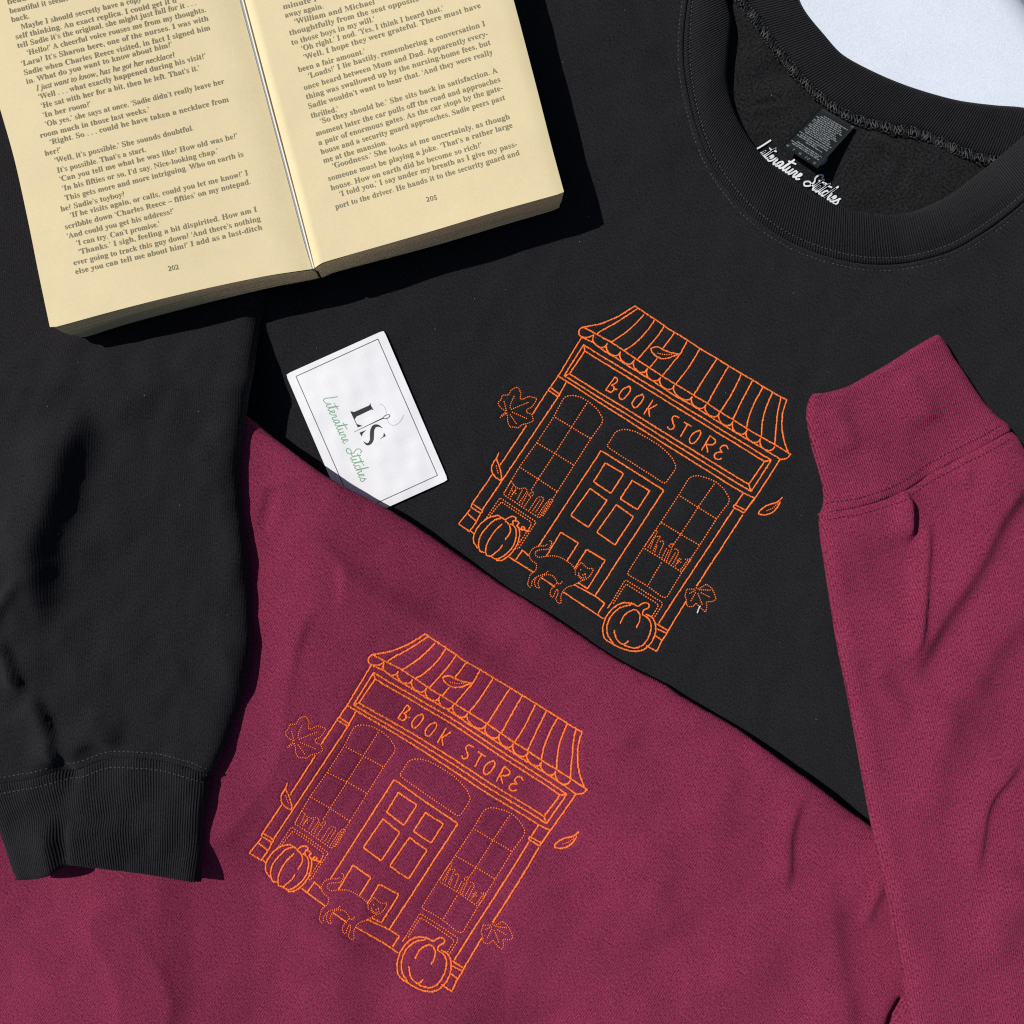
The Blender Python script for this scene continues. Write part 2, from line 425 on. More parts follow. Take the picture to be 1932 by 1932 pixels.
# ------------------------------------------------------------------ EMBROIDERED SHOP FRONT (same design on both shirts)
SC = 1932 / 640.0
def dA(p): return [(2100 + a / SC, 1120 + b / SC) for a, b in p]
def dB(p): return [(2400 + a / SC, 1300 + b / SC) for a, b in p]
def dC(p): return [(1700 + a / SC, 1400 + b / SC) for a, b in p]
def dD(p): return [(1680 + a / SC, 1840 + b / SC) for a, b in p]
def dE(p): return [(2100 + a / SC, 1640 + b / SC) for a, b in p]
def dF(p): return [(2340 + a / SC, 1780 + b / SC) for a, b in p]
def dG(p): return [(1280 + a * 1280 / 1932, 1280 + b * 1280 / 1932) for a, b in p]
S_, D_ = 'line', 'dots'
design = {}
def put(part, kind, pts, curve=False): design.setdefault(part, []).append((kind, smooth(pts, 4) if curve and len(pts) > 2 else np.array(pts, float)))

# walls and columns
put('wall', S_, dA([(245, 440)]) + dC([(1190, 30), (1100, 160)]))
put('cornice', S_, dC([(1190, 30)]) + dA([(75, 932)]) + dB([(0, 922), (1170, 1655), (1305, 1715)]))
put('wall_', S_, dB([(1590, 1275), (1305, 1715), (1205, 1850)]))
put('pumpkin', S_, dD([(260, 460), (300, 490)]))
put('column', S_, dC([(1280, 105), (1205, 235)])); put('column', S_, dC([(1100, 160), (1210, 240), (1190, 265), (1075, 190), (1100, 160)]))
put('column', S_, dC([(1065, 205), (900, 460)])); put('column', S_, dC([(830, 590), (535, 1035)])); put('column', S_, dC([(440, 1150), (215, 1475)]))
put('column', S_, dC([(1190, 265), (330, 1548)])); put('column', S_, dC([(215, 1475), (335, 1555), (320, 1590), (200, 1515), (215, 1475)]))
put('column', S_, dC([(195, 1540), (60, 1705), (185, 1790), (265, 1680), (155, 1582)])); put('column', S_, dC([(310, 1590), (265, 1680)]))
put('column_', S_, dF([(1350, 215), (1265, 340)])); put('column_', S_, dF([(1255, 340), (1385, 405), (1365, 435), (1235, 365), (1255, 340)]))
put('column_', S_, dF([(1480, 265), (1385, 405)])); put('column_', S_, dF([(1245, 390), (395, 1685)])); put('column_', S_, dF([(1350, 455), (830, 1260)])); put('column_', S_, dF([(705, 1440), (505, 1765)]))
put('column_', S_, dF([(375, 1690), (505, 1770), (490, 1800), (375, 1745)])); put('column_', S_, dF([(490, 1800), (430, 1880), (370, 2000), (255, 1935)])); put('column_', S_, dF([(360, 1825), (440, 1880)]))
# awning
put('awning', S_, dA([(850, 80), (760, 140), (640, 210), (480, 275), (370, 302), (265, 318)]), True)
put('awning', S_, dA([(880, 112), (760, 192), (620, 280), (500, 345), (425, 392)]), True)
put('awning', S_, dA([(850, 80), (885, 105), (1190, 300), (1230, 335), (1455, 470)]) + dB([(680, 15), (870, 130), (1010, 215), (1275, 375), (1400, 450), (1600, 570), (1668, 600)]))
for ln in ([(955, 180), (860, 280), (760, 370), (660, 440), (585, 490)], [(1075, 240), (1000, 350), (900, 460), (800, 545), (735, 580)], [(1185, 310), (1110, 420), (1000, 550), (880, 690)],
           [(1300, 385), (1170, 560)], [(1100, 680), (1015, 785)], [(1445, 480), (1360, 630), (1270, 740), (1165, 870)], [(1590, 565), (1450, 790), (1320, 960)]): put('awning', S_, dA(ln), True)
for ln in ([(874, 137), (740, 345), (614, 542)], [(1005, 225), (890, 420), (770, 640)], [(1150, 320), (1040, 540), (915, 735)], [(1275, 390), (1160, 610), (1060, 820)], [(1400, 460), (1310, 620), (1240, 790), (1215, 910)],
           [(1505, 520), (1430, 700), (1395, 850), (1380, 1010)], [(1600, 575), (1570, 720), (1550, 900), (1530, 1105)], [(1668, 600), (1625, 740), (1615, 930), (1640, 1080), (1680, 1190)]): put('awning', S_, dB(ln), True)
put('awning', S_, dA([(265, 318), (585, 490), (880, 695), (1165, 880)]) + dB([(415, 430), (615, 550), (770, 645), (915, 740), (1060, 825), (1220, 930), (1385, 1025), (1535, 1110), (1715, 1222)]))
put('awning', S_, dA([(265, 318), (225, 345), (215, 385), (240, 430)]), True)
put('awning', S_, dA([(240, 430), (380, 492), (450, 550), (520, 600), (670, 690), (820, 790), (970, 880), (1120, 975), (1300, 1095)]) + dB([(590, 660), (740, 755), (900, 855), (1065, 955), (1220, 1050), (1385, 1145), (1590, 1275)]))
put('awning', S_, dB([(1590, 1275), (1635, 1275), (1680, 1255), (1705, 1220)]), True)
ev = dA([(290, 332), (385, 412), (540, 508), (690, 602), (845, 697), (990, 795), (1140, 890), (1295, 985), (1500, 1105), (1655, 1200)]) + dB([(904, 752), (1060, 850), (1215, 950), (1370, 1045), (1530, 1130)])
for a, b in zip(ev[1:-1], ev[2:]):
    a = np.array(a); b = np.array(b); e = b - a; n_ = np.array((-e[1], e[0])); n_ /= np.linalg.norm(n_); dep = 27
    put('awning', S_, [tuple(a * (1 - (1 - math.cos(t)) / 2) + b * (1 - math.cos(t)) / 2 + n_ * dep * math.sin(t) ** .8 + e * .06 * math.sin(t)) for t in np.linspace(0, math.pi, 13)])
put('awning', S_, dA([(240, 425), (290, 438), (340, 430), (385, 405)]), True)
# sign
put('sign_board', S_, dA([(270, 520), (50, 870)]) + dB([(1260, 1640), (1490, 1285)]) + dA([(270, 520)]))
put('sign_board', S_, dA([(285, 590), (110, 850)]) + dB([(1235, 1560), (1415, 1300)]) + dA([(285, 590)]))
put('sign_board', S_, dA([(270, 520), (285, 590)])); put('sign_board', S_, dA([(50, 870), (110, 850)])); put('sign_board', S_, dB([(1490, 1285), (1415, 1300)])); put('sign_board', S_, dB([(1235, 1560), (1260, 1640)]))
O_ = [(790, 988), (806, 1020), (775, 1080), (715, 1140), (682, 1130), (675, 1085), (720, 1020), (790, 988)]
for ln, c in (([(625, 885), (525, 1028)], 0), ([(625, 885), (654, 905), (645, 945), (592, 975)], 1), ([(592, 975), (620, 1000), (612, 1035), (578, 1056), (525, 1028)], 1), ([(655, 1028), (610, 1012)], 0), (O_, 1), ([(a + 147, b + 94) for a, b in O_], 1),
              ([(1055, 1150), (955, 1305)], 0), ([(1105, 1195), (1010, 1250)], 0), ([(1008, 1245), (1016, 1335)], 0), ([(1355, 1352), (1312, 1325), (1276, 1345), (1282, 1400), (1300, 1440), (1272, 1480), (1232, 1470), (1226, 1448)], 1),
              ([(1410, 1395), (1490, 1445)], 0), ([(1450, 1420), (1370, 1560)], 0), ([(a + 795, b + 502) for a, b in O_], 1), ([(1705, 1550), (1610, 1715)], 0), ([(1705, 1552), (1770, 1605), (1742, 1650), (1662, 1650)], 1), ([(1662, 1650), (1680, 1738)], 0),
              ([(1905, 1700), (1890, 1662), (1845, 1665), (1815, 1698), (1842, 1738)], 1), ([(1842, 1740), (1785, 1740), (1752, 1775), (1762, 1805), (1800, 1820), (1836, 1808)], 1)): put('sign_lettering', S_, dA(ln), bool(c))
# door and step
put('door', S_, dD([(1025, 632)]) + dE([(470, 150), (1180, 600), (395, 1800)]))
for ln in ([(515, 290), (725, 410), (580, 635), (385, 505), (515, 290)], [(820, 490), (1020, 605), (880, 820), (685, 695), (820, 490)], [(345, 580), (535, 715), (325, 1020), (125, 885), (345, 580)], [(640, 765), (835, 900), (625, 1220), (420, 1075), (640, 765)], [(165, 1490), (305, 1270), (515, 1395), (315, 1715), (215, 1650)]): put('door', S_, dE(ln))
put('door', S_, dD([(1120, 735), (1280, 470), (1480, 595), (1350, 795)]))
for ln in ([(1430, 1065), (1670, 1195), (1775, 1275), (1700, 1385)], [(1310, 1150), (1760, 1450)], [(770, 785), (845, 675), (915, 735)], [(700, 755), (970, 925)], [(1065, 990), (1210, 1090)]): put('doorstep', S_, dD(ln))
put('fanlight', D_, dE([(535, 95), (630, -60), (690, -85), (760, -90), (860, -65), (1000, 10), (1130, 90), (1210, 160), (1280, 240), (1320, 325), (1305, 370), (1200, 520), (1180, 520), (900, 340), (560, 125), (535, 95)]))
# windows
put('window', D_, dC([(1140, 490), (1250, 280), (1290, 255), (1370, 250), (1450, 270), (1550, 330), (1640, 410), (1695, 510), (1690, 560), (1560, 740), (1370, 1040), (1180, 1340), (1000, 1620), (970, 1635), (565, 1370), (660, 1210), (750, 1060), (950, 780), (1140, 490)]))
for ln in ([(1520, 330), (1340, 610), (1150, 910), (960, 1200), (880, 1330)], [(1150, 495), (1340, 610), (1560, 740)], [(945, 785), (1150, 905), (1370, 1040)], [(760, 1065), (960, 1195), (1185, 1345)]): put('window', D_, dC(ln))
for ln in ([(655, 1220), (580, 1350)], [(690, 1250), (625, 1385)], [(655, 1215), (700, 1285), (740, 1305)], [(715, 1300), (650, 1405)], [(660, 1320), (720, 1370)], [(715, 1320), (665, 1375)], [(740, 1310), (820, 1295), (842, 1325), (745, 1470)], [(785, 1315), (720, 1440)], [(850, 1345), (775, 1490)],
           [(850, 1380), (900, 1335), (915, 1365), (880, 1400), (850, 1380)], [(880, 1400), (805, 1510)], [(955, 1405), (860, 1550)], [(960, 1400), (1010, 1400), (1030, 1425), (930, 1580)], [(990, 1425), (895, 1565)], [(1050, 1470), (955, 1610)], [(1050, 1475), (1100, 1420), (1138, 1432), (1015, 1620)], [(1090, 1450), (985, 1610)]): put('book_row', D_, dC(ln))
for ln in ([(340, 1690), (530, 1410), (935, 1680), (930, 1712)], [(410, 1620), (545, 1455), (890, 1690), (850, 1790)]): put('window_panel', D_, dC(ln))
for ln in ([(990, 370), (800, 660), (775, 655)], [(945, 385), (790, 625)]): put('window_panel', D_, dD(ln))
put('window_', D_, dF([(635, 215), (740, 40), (790, 15), (850, 10), (970, 45), (1060, 90), (1140, 165), (1200, 270), (1190, 320), (1050, 500), (860, 800), (660, 1110), (490, 1390), (440, 1390), (265, 1260), (35, 1125), (225, 830), (420, 540), (635, 215)]))
for ln in ([(1035, 95), (840, 370), (640, 685), (560, 800)], [(435, 990), (275, 1255)], [(635, 240), (840, 370), (1050, 500)], [(420, 540), (645, 675), (860, 800)], [(235, 835), (400, 935), (660, 1105)]): put('window_', D_, dF(ln))
for ln in ([(360, 625), (240, 815)], [(360, 625), (385, 645), (272, 830)], [(350, 705), (300, 845)], [(350, 705), (420, 695), (390, 745), (332, 870)], [(410, 765), (440, 740), (458, 770), (400, 915)], [(380, 800), (352, 885)], [(540, 780), (568, 800), (540, 832), (508, 810), (540, 780)], [(490, 830), (432, 950)], [(515, 850), (462, 970)], [(548, 835), (485, 985)],
           [(570, 845), (605, 840), (628, 880), (555, 1020)], [(590, 880), (520, 1000)], [(640, 940), (582, 1040)], [(600, 965), (660, 1000)], [(655, 950), (610, 1012)], [(690, 960), (770, 955), (672, 1090)], [(730, 965), (645, 1080)], [(752, 970), (690, 1070)]): put('book_row_', D_, dF(ln))
put('window_panel_', D_, dE([(545, 1932), (742, 1612)]) + dF([(380, 1415), (440, 1450), (435, 1482), (330, 1640)])); put('window_panel_', D_, dE([(600, 1890), (748, 1660)]) + dF([(392, 1470), (392, 1490), (315, 1610)])); put('window_panel_', D_, dD([(1800, 1335), (1850, 1270)]))
# cat
for ln in ([(1180, 590), (1165, 565), (1143, 568)], [(1128, 600), (1110, 625), (1030, 628), (970, 650), (935, 690), (922, 740), (950, 795), (1000, 822), (1005, 870), (990, 910), (935, 950), (915, 1010), (903, 1070), (940, 1102)], [(950, 1085), (950, 1040), (985, 990), (1060, 955), (1110, 940), (1140, 905)],
           [(1180, 590), (1140, 660), (1060, 668), (1000, 685), (985, 720), (1020, 755), (1100, 745), (1200, 738), (1270, 755), (1350, 800), (1420, 855), (1440, 890)], [(1000, 985), (980, 1040), (1000, 1095), (1040, 1105)], [(1040, 1105), (1020, 1050), (1050, 990), (1100, 955), (1180, 960), (1220, 1000), (1240, 1050), (1270, 1060), (1300, 1025)],
           [(1240, 1045), (1195, 1090), (1165, 1130), (1160, 1180), (1190, 1215), (1215, 1150), (1245, 1110), (1245, 1180), (1220, 1230), (1265, 1285), (1285, 1270), (1280, 1200), (1310, 1130), (1360, 1090), (1430, 1070), (1480, 1040), (1540, 1010)]): put('cat', D_, dD(ln), True)
put('cat', D_, dD([(1445, 960), (1440, 900), (1480, 850), (1515, 805), (1545, 850), (1590, 885), (1650, 880), (1640, 920), (1600, 980), (1545, 1015), (1490, 990), (1470, 950)]))
for ln in ([(1495, 888), (1515, 908)], [(1550, 930), (1560, 965)], [(1540, 950), (1570, 945)], [(1480, 925), (1490, 975), (1530, 990), (1570, 975)], [(1520, 945), (1540, 965)]): put('cat', D_, dD(ln))
# pumpkins
for ln in ([(570, 280), (480, 300), (400, 350), (330, 430), (290, 520), (297, 590), (340, 655)], [(600, 312), (520, 340), (430, 430), (370, 510), (347, 610), (370, 690), (415, 700)], [(615, 380), (540, 450), (470, 550), (430, 650), (440, 735), (490, 742)], [(620, 615), (580, 670), (490, 742)],
           [(490, 745), (540, 775), (600, 760), (680, 700), (750, 610), (775, 500), (770, 430), (740, 390), (710, 380)], [(550, 790), (610, 790), (700, 730), (770, 640), (805, 540), (812, 450), (780, 390)], [(570, 280), (620, 312), (650, 332)], [(650, 335), (690, 305), (740, 292), (775, 310), (765, 340)],
           [(650, 345), (690, 375), (710, 440), (690, 500), (650, 555)], [(740, 375), (740, 340), (780, 345), (808, 368), (785, 390), (800, 420), (840, 445), (875, 430), (850, 405), (825, 430), (870, 445), (915, 465)]): put('pumpkin', S_, dD(ln), True)
for ln in ([(1660, 1488), (1600, 1480), (1545, 1505), (1500, 1560), (1480, 1625), (1490, 1680), (1515, 1702)], [(1640, 1492), (1580, 1508), (1530, 1552), (1505, 1610), (1508, 1660), (1540, 1708)], [(1545, 1635), (1558, 1685), (1597, 1716), (1627, 1695)], [(1515, 1700), (1580, 1735), (1640, 1753), (1700, 1749), (1750, 1712), (1779, 1650), (1776, 1590), (1755, 1560), (1725, 1545)],
           [(1600, 1720), (1660, 1736), (1710, 1716), (1745, 1660), (1755, 1610), (1740, 1570), (1705, 1545)], [(1580, 1595), (1600, 1555), (1630, 1530), (1665, 1520), (1690, 1545), (1690, 1580), (1672, 1620)], [(1640, 1480), (1660, 1490), (1680, 1500), (1715, 1480), (1740, 1485), (1745, 1505), (1710, 1525), (1705, 1545)]): put('pumpkin_', S_, dG(ln), True)
# leaves
for ln in ([(600, 430), (560, 405), (520, 370), (505, 330), (545, 295), (555, 245), (630, 245), (650, 190), (690, 165), (735, 150), (770, 225), (755, 285), (775, 300), (860, 260), (950, 285), (920, 340), (890, 385), (835, 405), (825, 440), (895, 465), (910, 540), (830, 570), (770, 580), (740, 620), (690, 605), (645, 612), (620, 560), (615, 490), (605, 440)],
           [(605, 430), (575, 310)], [(645, 400), (650, 340), (695, 250)], [(650, 410), (860, 325)], [(660, 435), (840, 515)], [(640, 460), (720, 575)], [(605, 450), (525, 505)], [(595, 440), (540, 480)]): put('maple_leaf', D_, dC(ln))
for ln in ([(825, 1240), (825, 1300)], [(810, 1298), (710, 1300), (710, 1340), (690, 1370), (715, 1420), (715, 1480), (740, 1500), (795, 1495), (820, 1450), (860, 1500), (930, 1560), (945, 1490), (935, 1440), (1000, 1440), (1050, 1415), (1030, 1350), (1000, 1290), (940, 1240), (880, 1280), (835, 1300)],
           [(820, 1310), (740, 1350)], [(820, 1330), (760, 1440)], [(840, 1340), (895, 1480)], [(870, 1335), (980, 1390)], [(850, 1305), (990, 1310)]): put('maple_leaf_', D_, dF(ln))
put('falling_leaf', S_, dA([(1030, 565), (1060, 550), (1110, 545), (1170, 575), (1240, 605), (1350, 630), (1300, 645), (1240, 670), (1150, 680), (1090, 650), (1050, 610), (1030, 565)]), True); put('falling_leaf', D_, dA([(1100, 615), (1180, 632), (1275, 632)]))
put('falling_leaf_', S_, dC([(515, 900), (490, 960), (445, 1030), (435, 1090), (465, 1160), (540, 1210), (545, 1140), (525, 1060), (490, 970)]), True); put('falling_leaf_', D_, dC([(485, 1035), (495, 1090), (512, 1140)]))
put('falling_leaf__', S_, dF([(1800, 255), (1740, 310), (1620, 350), (1550, 400), (1525, 440), (1600, 455), (1680, 430), (1740, 370), (1775, 310)]), True); put('falling_leaf__', D_, dF([(1610, 410), (1680, 385), (1750, 325)]))

def homography(src, dst):
    A = []; B = []
    for (x, y), (u, v) in zip(src, dst):
        A.append([x, y, 1, 0, 0, 0, -u * x, -u * y]); B.append(u); A.append([0, 0, 0, x, y, 1, -v * x, -v * y]); B.append(v)
    h = np.linalg.solve(np.array(A), np.array(B)); return np.append(h, 1).reshape(3, 3)
Hm = homography([(2381.6, 1146.5), (1719.9, 1964.8), (2462.6, 2442.7), (2966.5, 1704.1)], [(1598, 2374.5), (929.5, 3207.9), (1695.4, 3724.7), (2202.9, 2964.1)])
def apply_h(H, p):
    q = np.column_stack([p, np.ones(len(p))]) @ H.T; return q[:, :2] / q[:, 2:]

class Pucker:
    """cloth pulled down along the stitched lines and standing up slightly between them (mm, on the working grid)"""
    def __init__(s, H):
        P = []; s.extra = []
        for part, lines in design.items():
            for kind, p in lines:
                q = (p if H is None else apply_h(H, p)) * 1932 / 3840; w = resample(q, step=1.2); P.append(w)
                if len(w) > 2:
                    w2 = resample(q, step=4.0) if len(q) > 1 else w
                    if len(w2) > 1:
                        for d in (0, 3.2, -3.2, 7.0, -7.0): s.extra.append(offset(w2, d))
        P = np.concatenate(P); s.kd = KD(P); s.lo = P.min(0) - 25; s.hi = P.max(0) + 25; s.extra = np.concatenate(s.extra)
        e = s.extra; cell = {}; keep = []
        for i, (x, y) in enumerate(e):                      # thin the extra points
            k = (int(x / 2.6), int(y / 2.6))
            if k not in cell: cell[k] = 1; keep.append(i)
        s.extra = e[keep]
    def __call__(s, q):
        o = np.zeros(len(q)); m = (q > s.lo).all(1) & (q < s.hi).all(1)
        if m.any():
            d = s.kd.d(q[m]); o[m] = -.48 * np.exp(-(d / 3.4) ** 2) + .22 * np.exp(-((d - 9) / 5.0) ** 2)
        return o
pucker_b = Pucker(None); pucker_m = Pucker(Hm)

# ------------------------------------------------------------------ BLACK SWEATSHIRT
black = thing('sweatshirt', 'black crew neck sweatshirt with orange shop embroidery, lying under the open book', 'sweatshirt', tuple(WA([(1300, 900)], -.01)[0]))
t3 = lambda pts: [(1288 + a / 3, b / 3) for a, b in pts]
seam_f = smooth(t3([(110, -520), (75, -300), (40, -60), (16, 120), (6, 280), (20, 450), (70, 680), (160, 920), (330, 1160), (520, 1320), (740, 1425), (1000, 1490), (1250, 1490), (1500, 1430), (1700, 1320), (1932, 1140), (2150, 900), (2330, 640)]), 3)
rib_in = smooth(t3([(300, -520), (255, -300), (240, -40), (272, 110), (258, 300), (252, 450), (292, 630), (380, 790), (480, 910), (640, 1045), (780, 1120), (960, 1190), (1150, 1215), (1300, 1200), (1500, 1110), (1650, 1000), (1800, 880), (1915, 780), (2040, 640), (2120, 520)]), 3)
back_out = smooth(t3([(520, -520), (580, -200), (642, -20), (700, 80), (790, 190), (900, 310), (1100, 420), (1300, 500), (1550, 570), (1760, 600), (1912, 612), (2060, 640)]), 3)
back_seam = smooth(t3([(200, -520), (290, -100), (385, 40), (500, 200), (650, 390), (800, 540), (950, 640), (1150, 700), (1340, 735), (1500, 800), (1650, 862), (1810, 892), (1980, 900)]), 3)

kd_seam = KD(seam_f)
wv_b = waves(3, 9, 60, 420, .8); wv_b2 = waves(31, 8, 25, 90, .10)
def z_black(q):
    z = wv_b(q) * .55 + wv_b2(q) + pucker_b(q)
    m = (q[:, 0] > 1240) & (q[:, 1] < 560)
    if m.any():
        d = kd_seam.d(q[m]); z[m] += .9 * np.exp(-((d - 5) / 3.6) ** 2) - .5 * np.exp(-((d - 10.5) / 2.6) ** 2) + .35 * np.exp(-((d - 17) / 4) ** 2)
    z += fold(q, [(1120, -40), (1190, 60), (1250, 150)], 2.2, 40, 22)
    z += fold(q, [(1085, 250), (1190, 290), (1290, 330)], 1.6, 30, 22)
    z += fold(q, [(1540, 640), (1700, 600), (1860, 560)], 1.5, 40, 30)
    z += fold(q, [(1330, 420), (1400, 500), (1480, 560), (1600, 590)], 1.4, 35, 35)
    z += fold(q, [(1700, 500), (1790, 490), (1900, 430)], 2.0, 30, 30)
    z += fold(q, [(980, 1080), (1150, 1180), (1300, 1290)], 1.0, 40, 40)
    return z
AXB = (.54, .84)
black_body = Cloth('front_panel', [
    ([(-150, -150), (1312, -150)], 5, 3), (seam_f[seam_f[:, 1] > -151], 1.2, 1.2),
    ([tuple(seam_f[-1]), (2090, 400), (2090, 2090)], 5, 3), ([(2090, 2090), (-150, 2090)], 5, 3), ([(-150, 2090), (-150, -150)], 5, 3)],
    z_black, 0.0, M_black, black, cell=2.2, zbot=-7.0, uvf=rot_uv(AXB), tuck=0, extra=pucker_b.extra)

wv_p = waves(8, 10, 40, 200, 1.0)
def z_back(q):
    z = -7.5 + wv_p(q) * .6
    z += fold(q, [(1392, 203), (1440, 200), (1490, 190)], -3.30, 5, 6, .4) + fold(q, [(1392, 210), (1440, 207), (1500, 196)], 2.40, 10, 10, .4)
    z += fold(q, [(1600, 250), (1680, 280), (1690, 300), (1665, 370)], 2.70, 14, 14, .3)
    z += fold(q, [(1450, 130), (1500, 230), (1560, 330)], 3.00, 40, 40)
    z += fold(q, [(1760, 300), (1720, 340), (1700, 400)], 1.80, 16, 16)
    return z
bp_top = back_seam[back_seam[:, 1] > -150]
low_p = [tuple(bp_top[-1])] + [tuple(p) for p in t3([(1960, 1000), (1700, 1250), (1350, 1400), (1000, 1400), (700, 1330), (480, 1180), (300, 1000), (150, 700), (110, 400), (120, 100), (150, -200), (200, -440)])] + [tuple(bp_top[0])]
back_panel = Cloth('back_panel', [(bp_top, 2, 1), (low_p, 3, 2)], z_back, -.0075, M_fleece, black, cell=2.0, zbot=-12.4, uvf=rot_uv(AXB), tuck=0)

def strip(name, A, B, prof, z0f, m, parent, n=420):
    """rib band lofted between two curves; prof = (across 0..1, height mm)"""
    a = resample(A, n); b = resample(B, n); V = []; F = []; UV = []; mm = len(prof)
    L = np.concatenate([[0], np.cumsum(np.linalg.norm(np.diff((a + b) / 2, axis=0), axis=1))]) * K
    wdt = np.linalg.norm(a - b, axis=1) * K
    za = z0f(a); zb = z0f(b)
    for i in range(n):
        for v, h in prof:
            p = a[i] * (1 - v) + b[i] * v; z = (za[i] * (1 - v) + zb[i] * v + h + .15 * math.sin(i * .11 + v * 3)) / 1000
            V.append(WA(p[None], z)[0]); UV.append((L[i], v * wdt[i]))
    for i in range(n - 1):
        for j in range(mm - 1): F.append((i * mm + j, i * mm + j + 1, (i + 1) * mm + j + 1, (i + 1) * mm + j))
    V = np.array(V)
    f = F[len(F) // 2]; p = V[list(f)]
    if np.cross(p[1] - p[0], p[2] - p[0])[2] < 0: F = [q[::-1] for q in F]
    return mesh(name, V, F, m, parent, np.array(UV))
zero = lambda q: z_black(np.asarray(q)) * .6
collar_prof = [(-.03, -4), (-.01, -.9), (.015, .3), (.05, 1.2), (.09, 1.4), (.13, .8), (.17, 1.2), (.25, 2.3), (.45, 3.4), (.68, 3.3), (.84, 2.4), (.93, 1.1), (.98, -.6), (1.0, -2.6), (.985, -4.6), (.93, -6)]
collar = strip('neck_ribbing', seam_f, rib_in, collar_prof, zero, M_black_rib, black)
flat_ = lambda q: np.full(len(q), -6.0)
back_prof = [(-.02, -6.4), (-.015, -4), (.0, -1.2), (.03, .4), (.08, 1.1), (.2, 1.5), (.5, 1.4), (.8, 1.1), (.95, .6), (1.0, -.8), (1.02, -3)]
back_collar = strip('back_neck_ribbing', back_out, back_seam, back_prof, flat_, M_black_rib, black)
def rib_z(A, B, prof, zf):
    pv = np.array([p[0] for p in prof if 0 <= p[0] <= .99]); ph = np.array([p[1] for p in prof if 0 <= p[0] <= .99])
    return lambda v: np.interp(v, pv, ph)

def to_w(p, zmm): return WA(np.asarray(p, float), zmm / 1000.0)[:, :2]
# top-stitching on both sides of the neck seam
st = Beads()
st.path(to_w(offset(seam_f, 10.5), 0), .0023, .0015, .0003)
st.build('neck_stitching', M_thread_black, collar, black_body.z, .0003)
st = Beads(); pin = seam_f + (resample(rib_in, len(seam_f)) - resample(seam_f, len(seam_f))) * .125
a_, b_ = resample(seam_f, 900), resample(rib_in, 900)
pin = a_ * .87 + b_ * .13
st.path(to_w(pin, 1), .0023, .0015, .00027)
st.build('neck_stitching', M_thread_black, collar, lambda xy: zero(PX(xy, 0)) / 1000 + .00145)
# overlocked seam inside the back of the neck
ov = Beads(); bs = resample(to_w(back_seam, -6), step=.00085)
tn = np.gradient(bs, axis=0); tn /= np.linalg.norm(tn, axis=1)[:, None]; nn = np.stack([-tn[:, 1], tn[:, 0]], 1)
if nn[len(nn) // 2][1] > 0: nn = -nn
for i in range(len(bs)):
    t = tn[i] * (.5 * (1 if i % 2 else -.3) + rng.normal(0, .28)) + nn[i]; t /= np.linalg.norm(t)
    ov.add(bs[i] + nn[i] * (.0022 + rng.normal(0, .0003)), t, random.uniform(.0021, .0031), random.uniform(.00042, .0006))
    if i % 2 == 0: ov.add(bs[i] + nn[i] * (.0002 + rng.normal(0, .0002)), tn[i], .0009, .0005)
    if i % 2 == 1: ov.add(bs[i] + nn[i] * (.0046 + rng.normal(0, .0003)), tn[i] + nn[i] * random.uniform(-.5, .5), .0009, .00045)
ovd = [d / np.linalg.norm(d) for d in ov.d]; ov.d = ovd
ov.build('overlock_seam', M_thread_over, back_collar, lambda xy: np.full(len(xy), -.0052) + .0006 * np.sin(xy[:, 0] * 900), 0)

# black sleeve and cuff
t4 = lambda pts: [(a / 3, 644 + b / 3) for a, b in pts]
t7 = lambda pts: [(a / 3, 1288 + b / 3) for a, b in pts]
wv_s = waves(5, 8, 60, 300, 1.0); wv_s2 = waves(51, 8, 24, 80, .12)
def z_sleeve(q):
    py = q[:, 1]; px = q[:, 0]
    z = np.interp(py, [-200, 540, 600, 660, 730, 900, 1300, 1480, 1670], [8, 8, 9.5, 16, 26, 26, 26, 26, 25])
    z = z + (wv_s(q) * .7 + wv_s2(q)) * np.clip((py - 560) / 120, 0, 1)
    z += fold(q, [(165, 730), (150, 790), (136, 860), (116, 930), (92, 1010), (78, 1094), (80, 1170), (90, 1230)], 14.5, 85, 37, .3)
    z += fold(q, [(330, 690), (300, 730), (240, 780), (190, 830)], 2.60, 40, 30)
    z += fold(q, [(-40, 1225), (0, 1172), (50, 1112), (80, 1080)], 3.90, 10, 12, .3)
    z += fold(q, [(5, 1190), (27, 1237), (48, 1300), (60, 1330)], 5.20, 20, 9, .3)
    z += fold(q, [(60, 1300), (84, 1330), (108, 1392), (116, 1450)], 6.50, 40, 10, .25)
    z += fold(q, [(140, 1440), (150, 1410), (185, 1385), (260, 1400)], 5.20, 14, 40, .3)
    z += fold(q, [(110, 1420), (128, 1450), (160, 1462)], -5.85, 18, 14, .4)
    z += fold(q, [(92, 1530), (100, 1600), (108, 1700)], 7.0, 45, 17, .35)
    z += fold(q, [(140, 1540), (142, 1600), (146, 1690)], 5.85, 8, 90, .2)
    z += fold(q, [(390, 1180), (430, 1250), (440, 1330)], 1.95, 40, 20)
    z += fold(q, [(340, 1260), (400, 1225), (450, 1215)], -1.95, 30, 25)
    return z
sl_right = t4([(1600, -1600), (1540, -900), (1500, -250), (1470, -60), (1455, 30), (1440, 150), (1412, 300), (1395, 420), (1372, 560), (1360, 700), (1364, 900), (1384, 1020), (1400, 1150), (1416, 1300), (1426, 1500), (1430, 1650), (1416, 1800), (1398, 1932)]) + t7([(1385, 40), (1350, 160), (1290, 330), (1240, 450), (1217, 505), (1186, 530)])
seam_bc = t7([(1186, 530), (1100, 490), (960, 450), (800, 428), (620, 430), (480, 480), (350, 505), (200, 540), (0, 575), (-120, 590)])
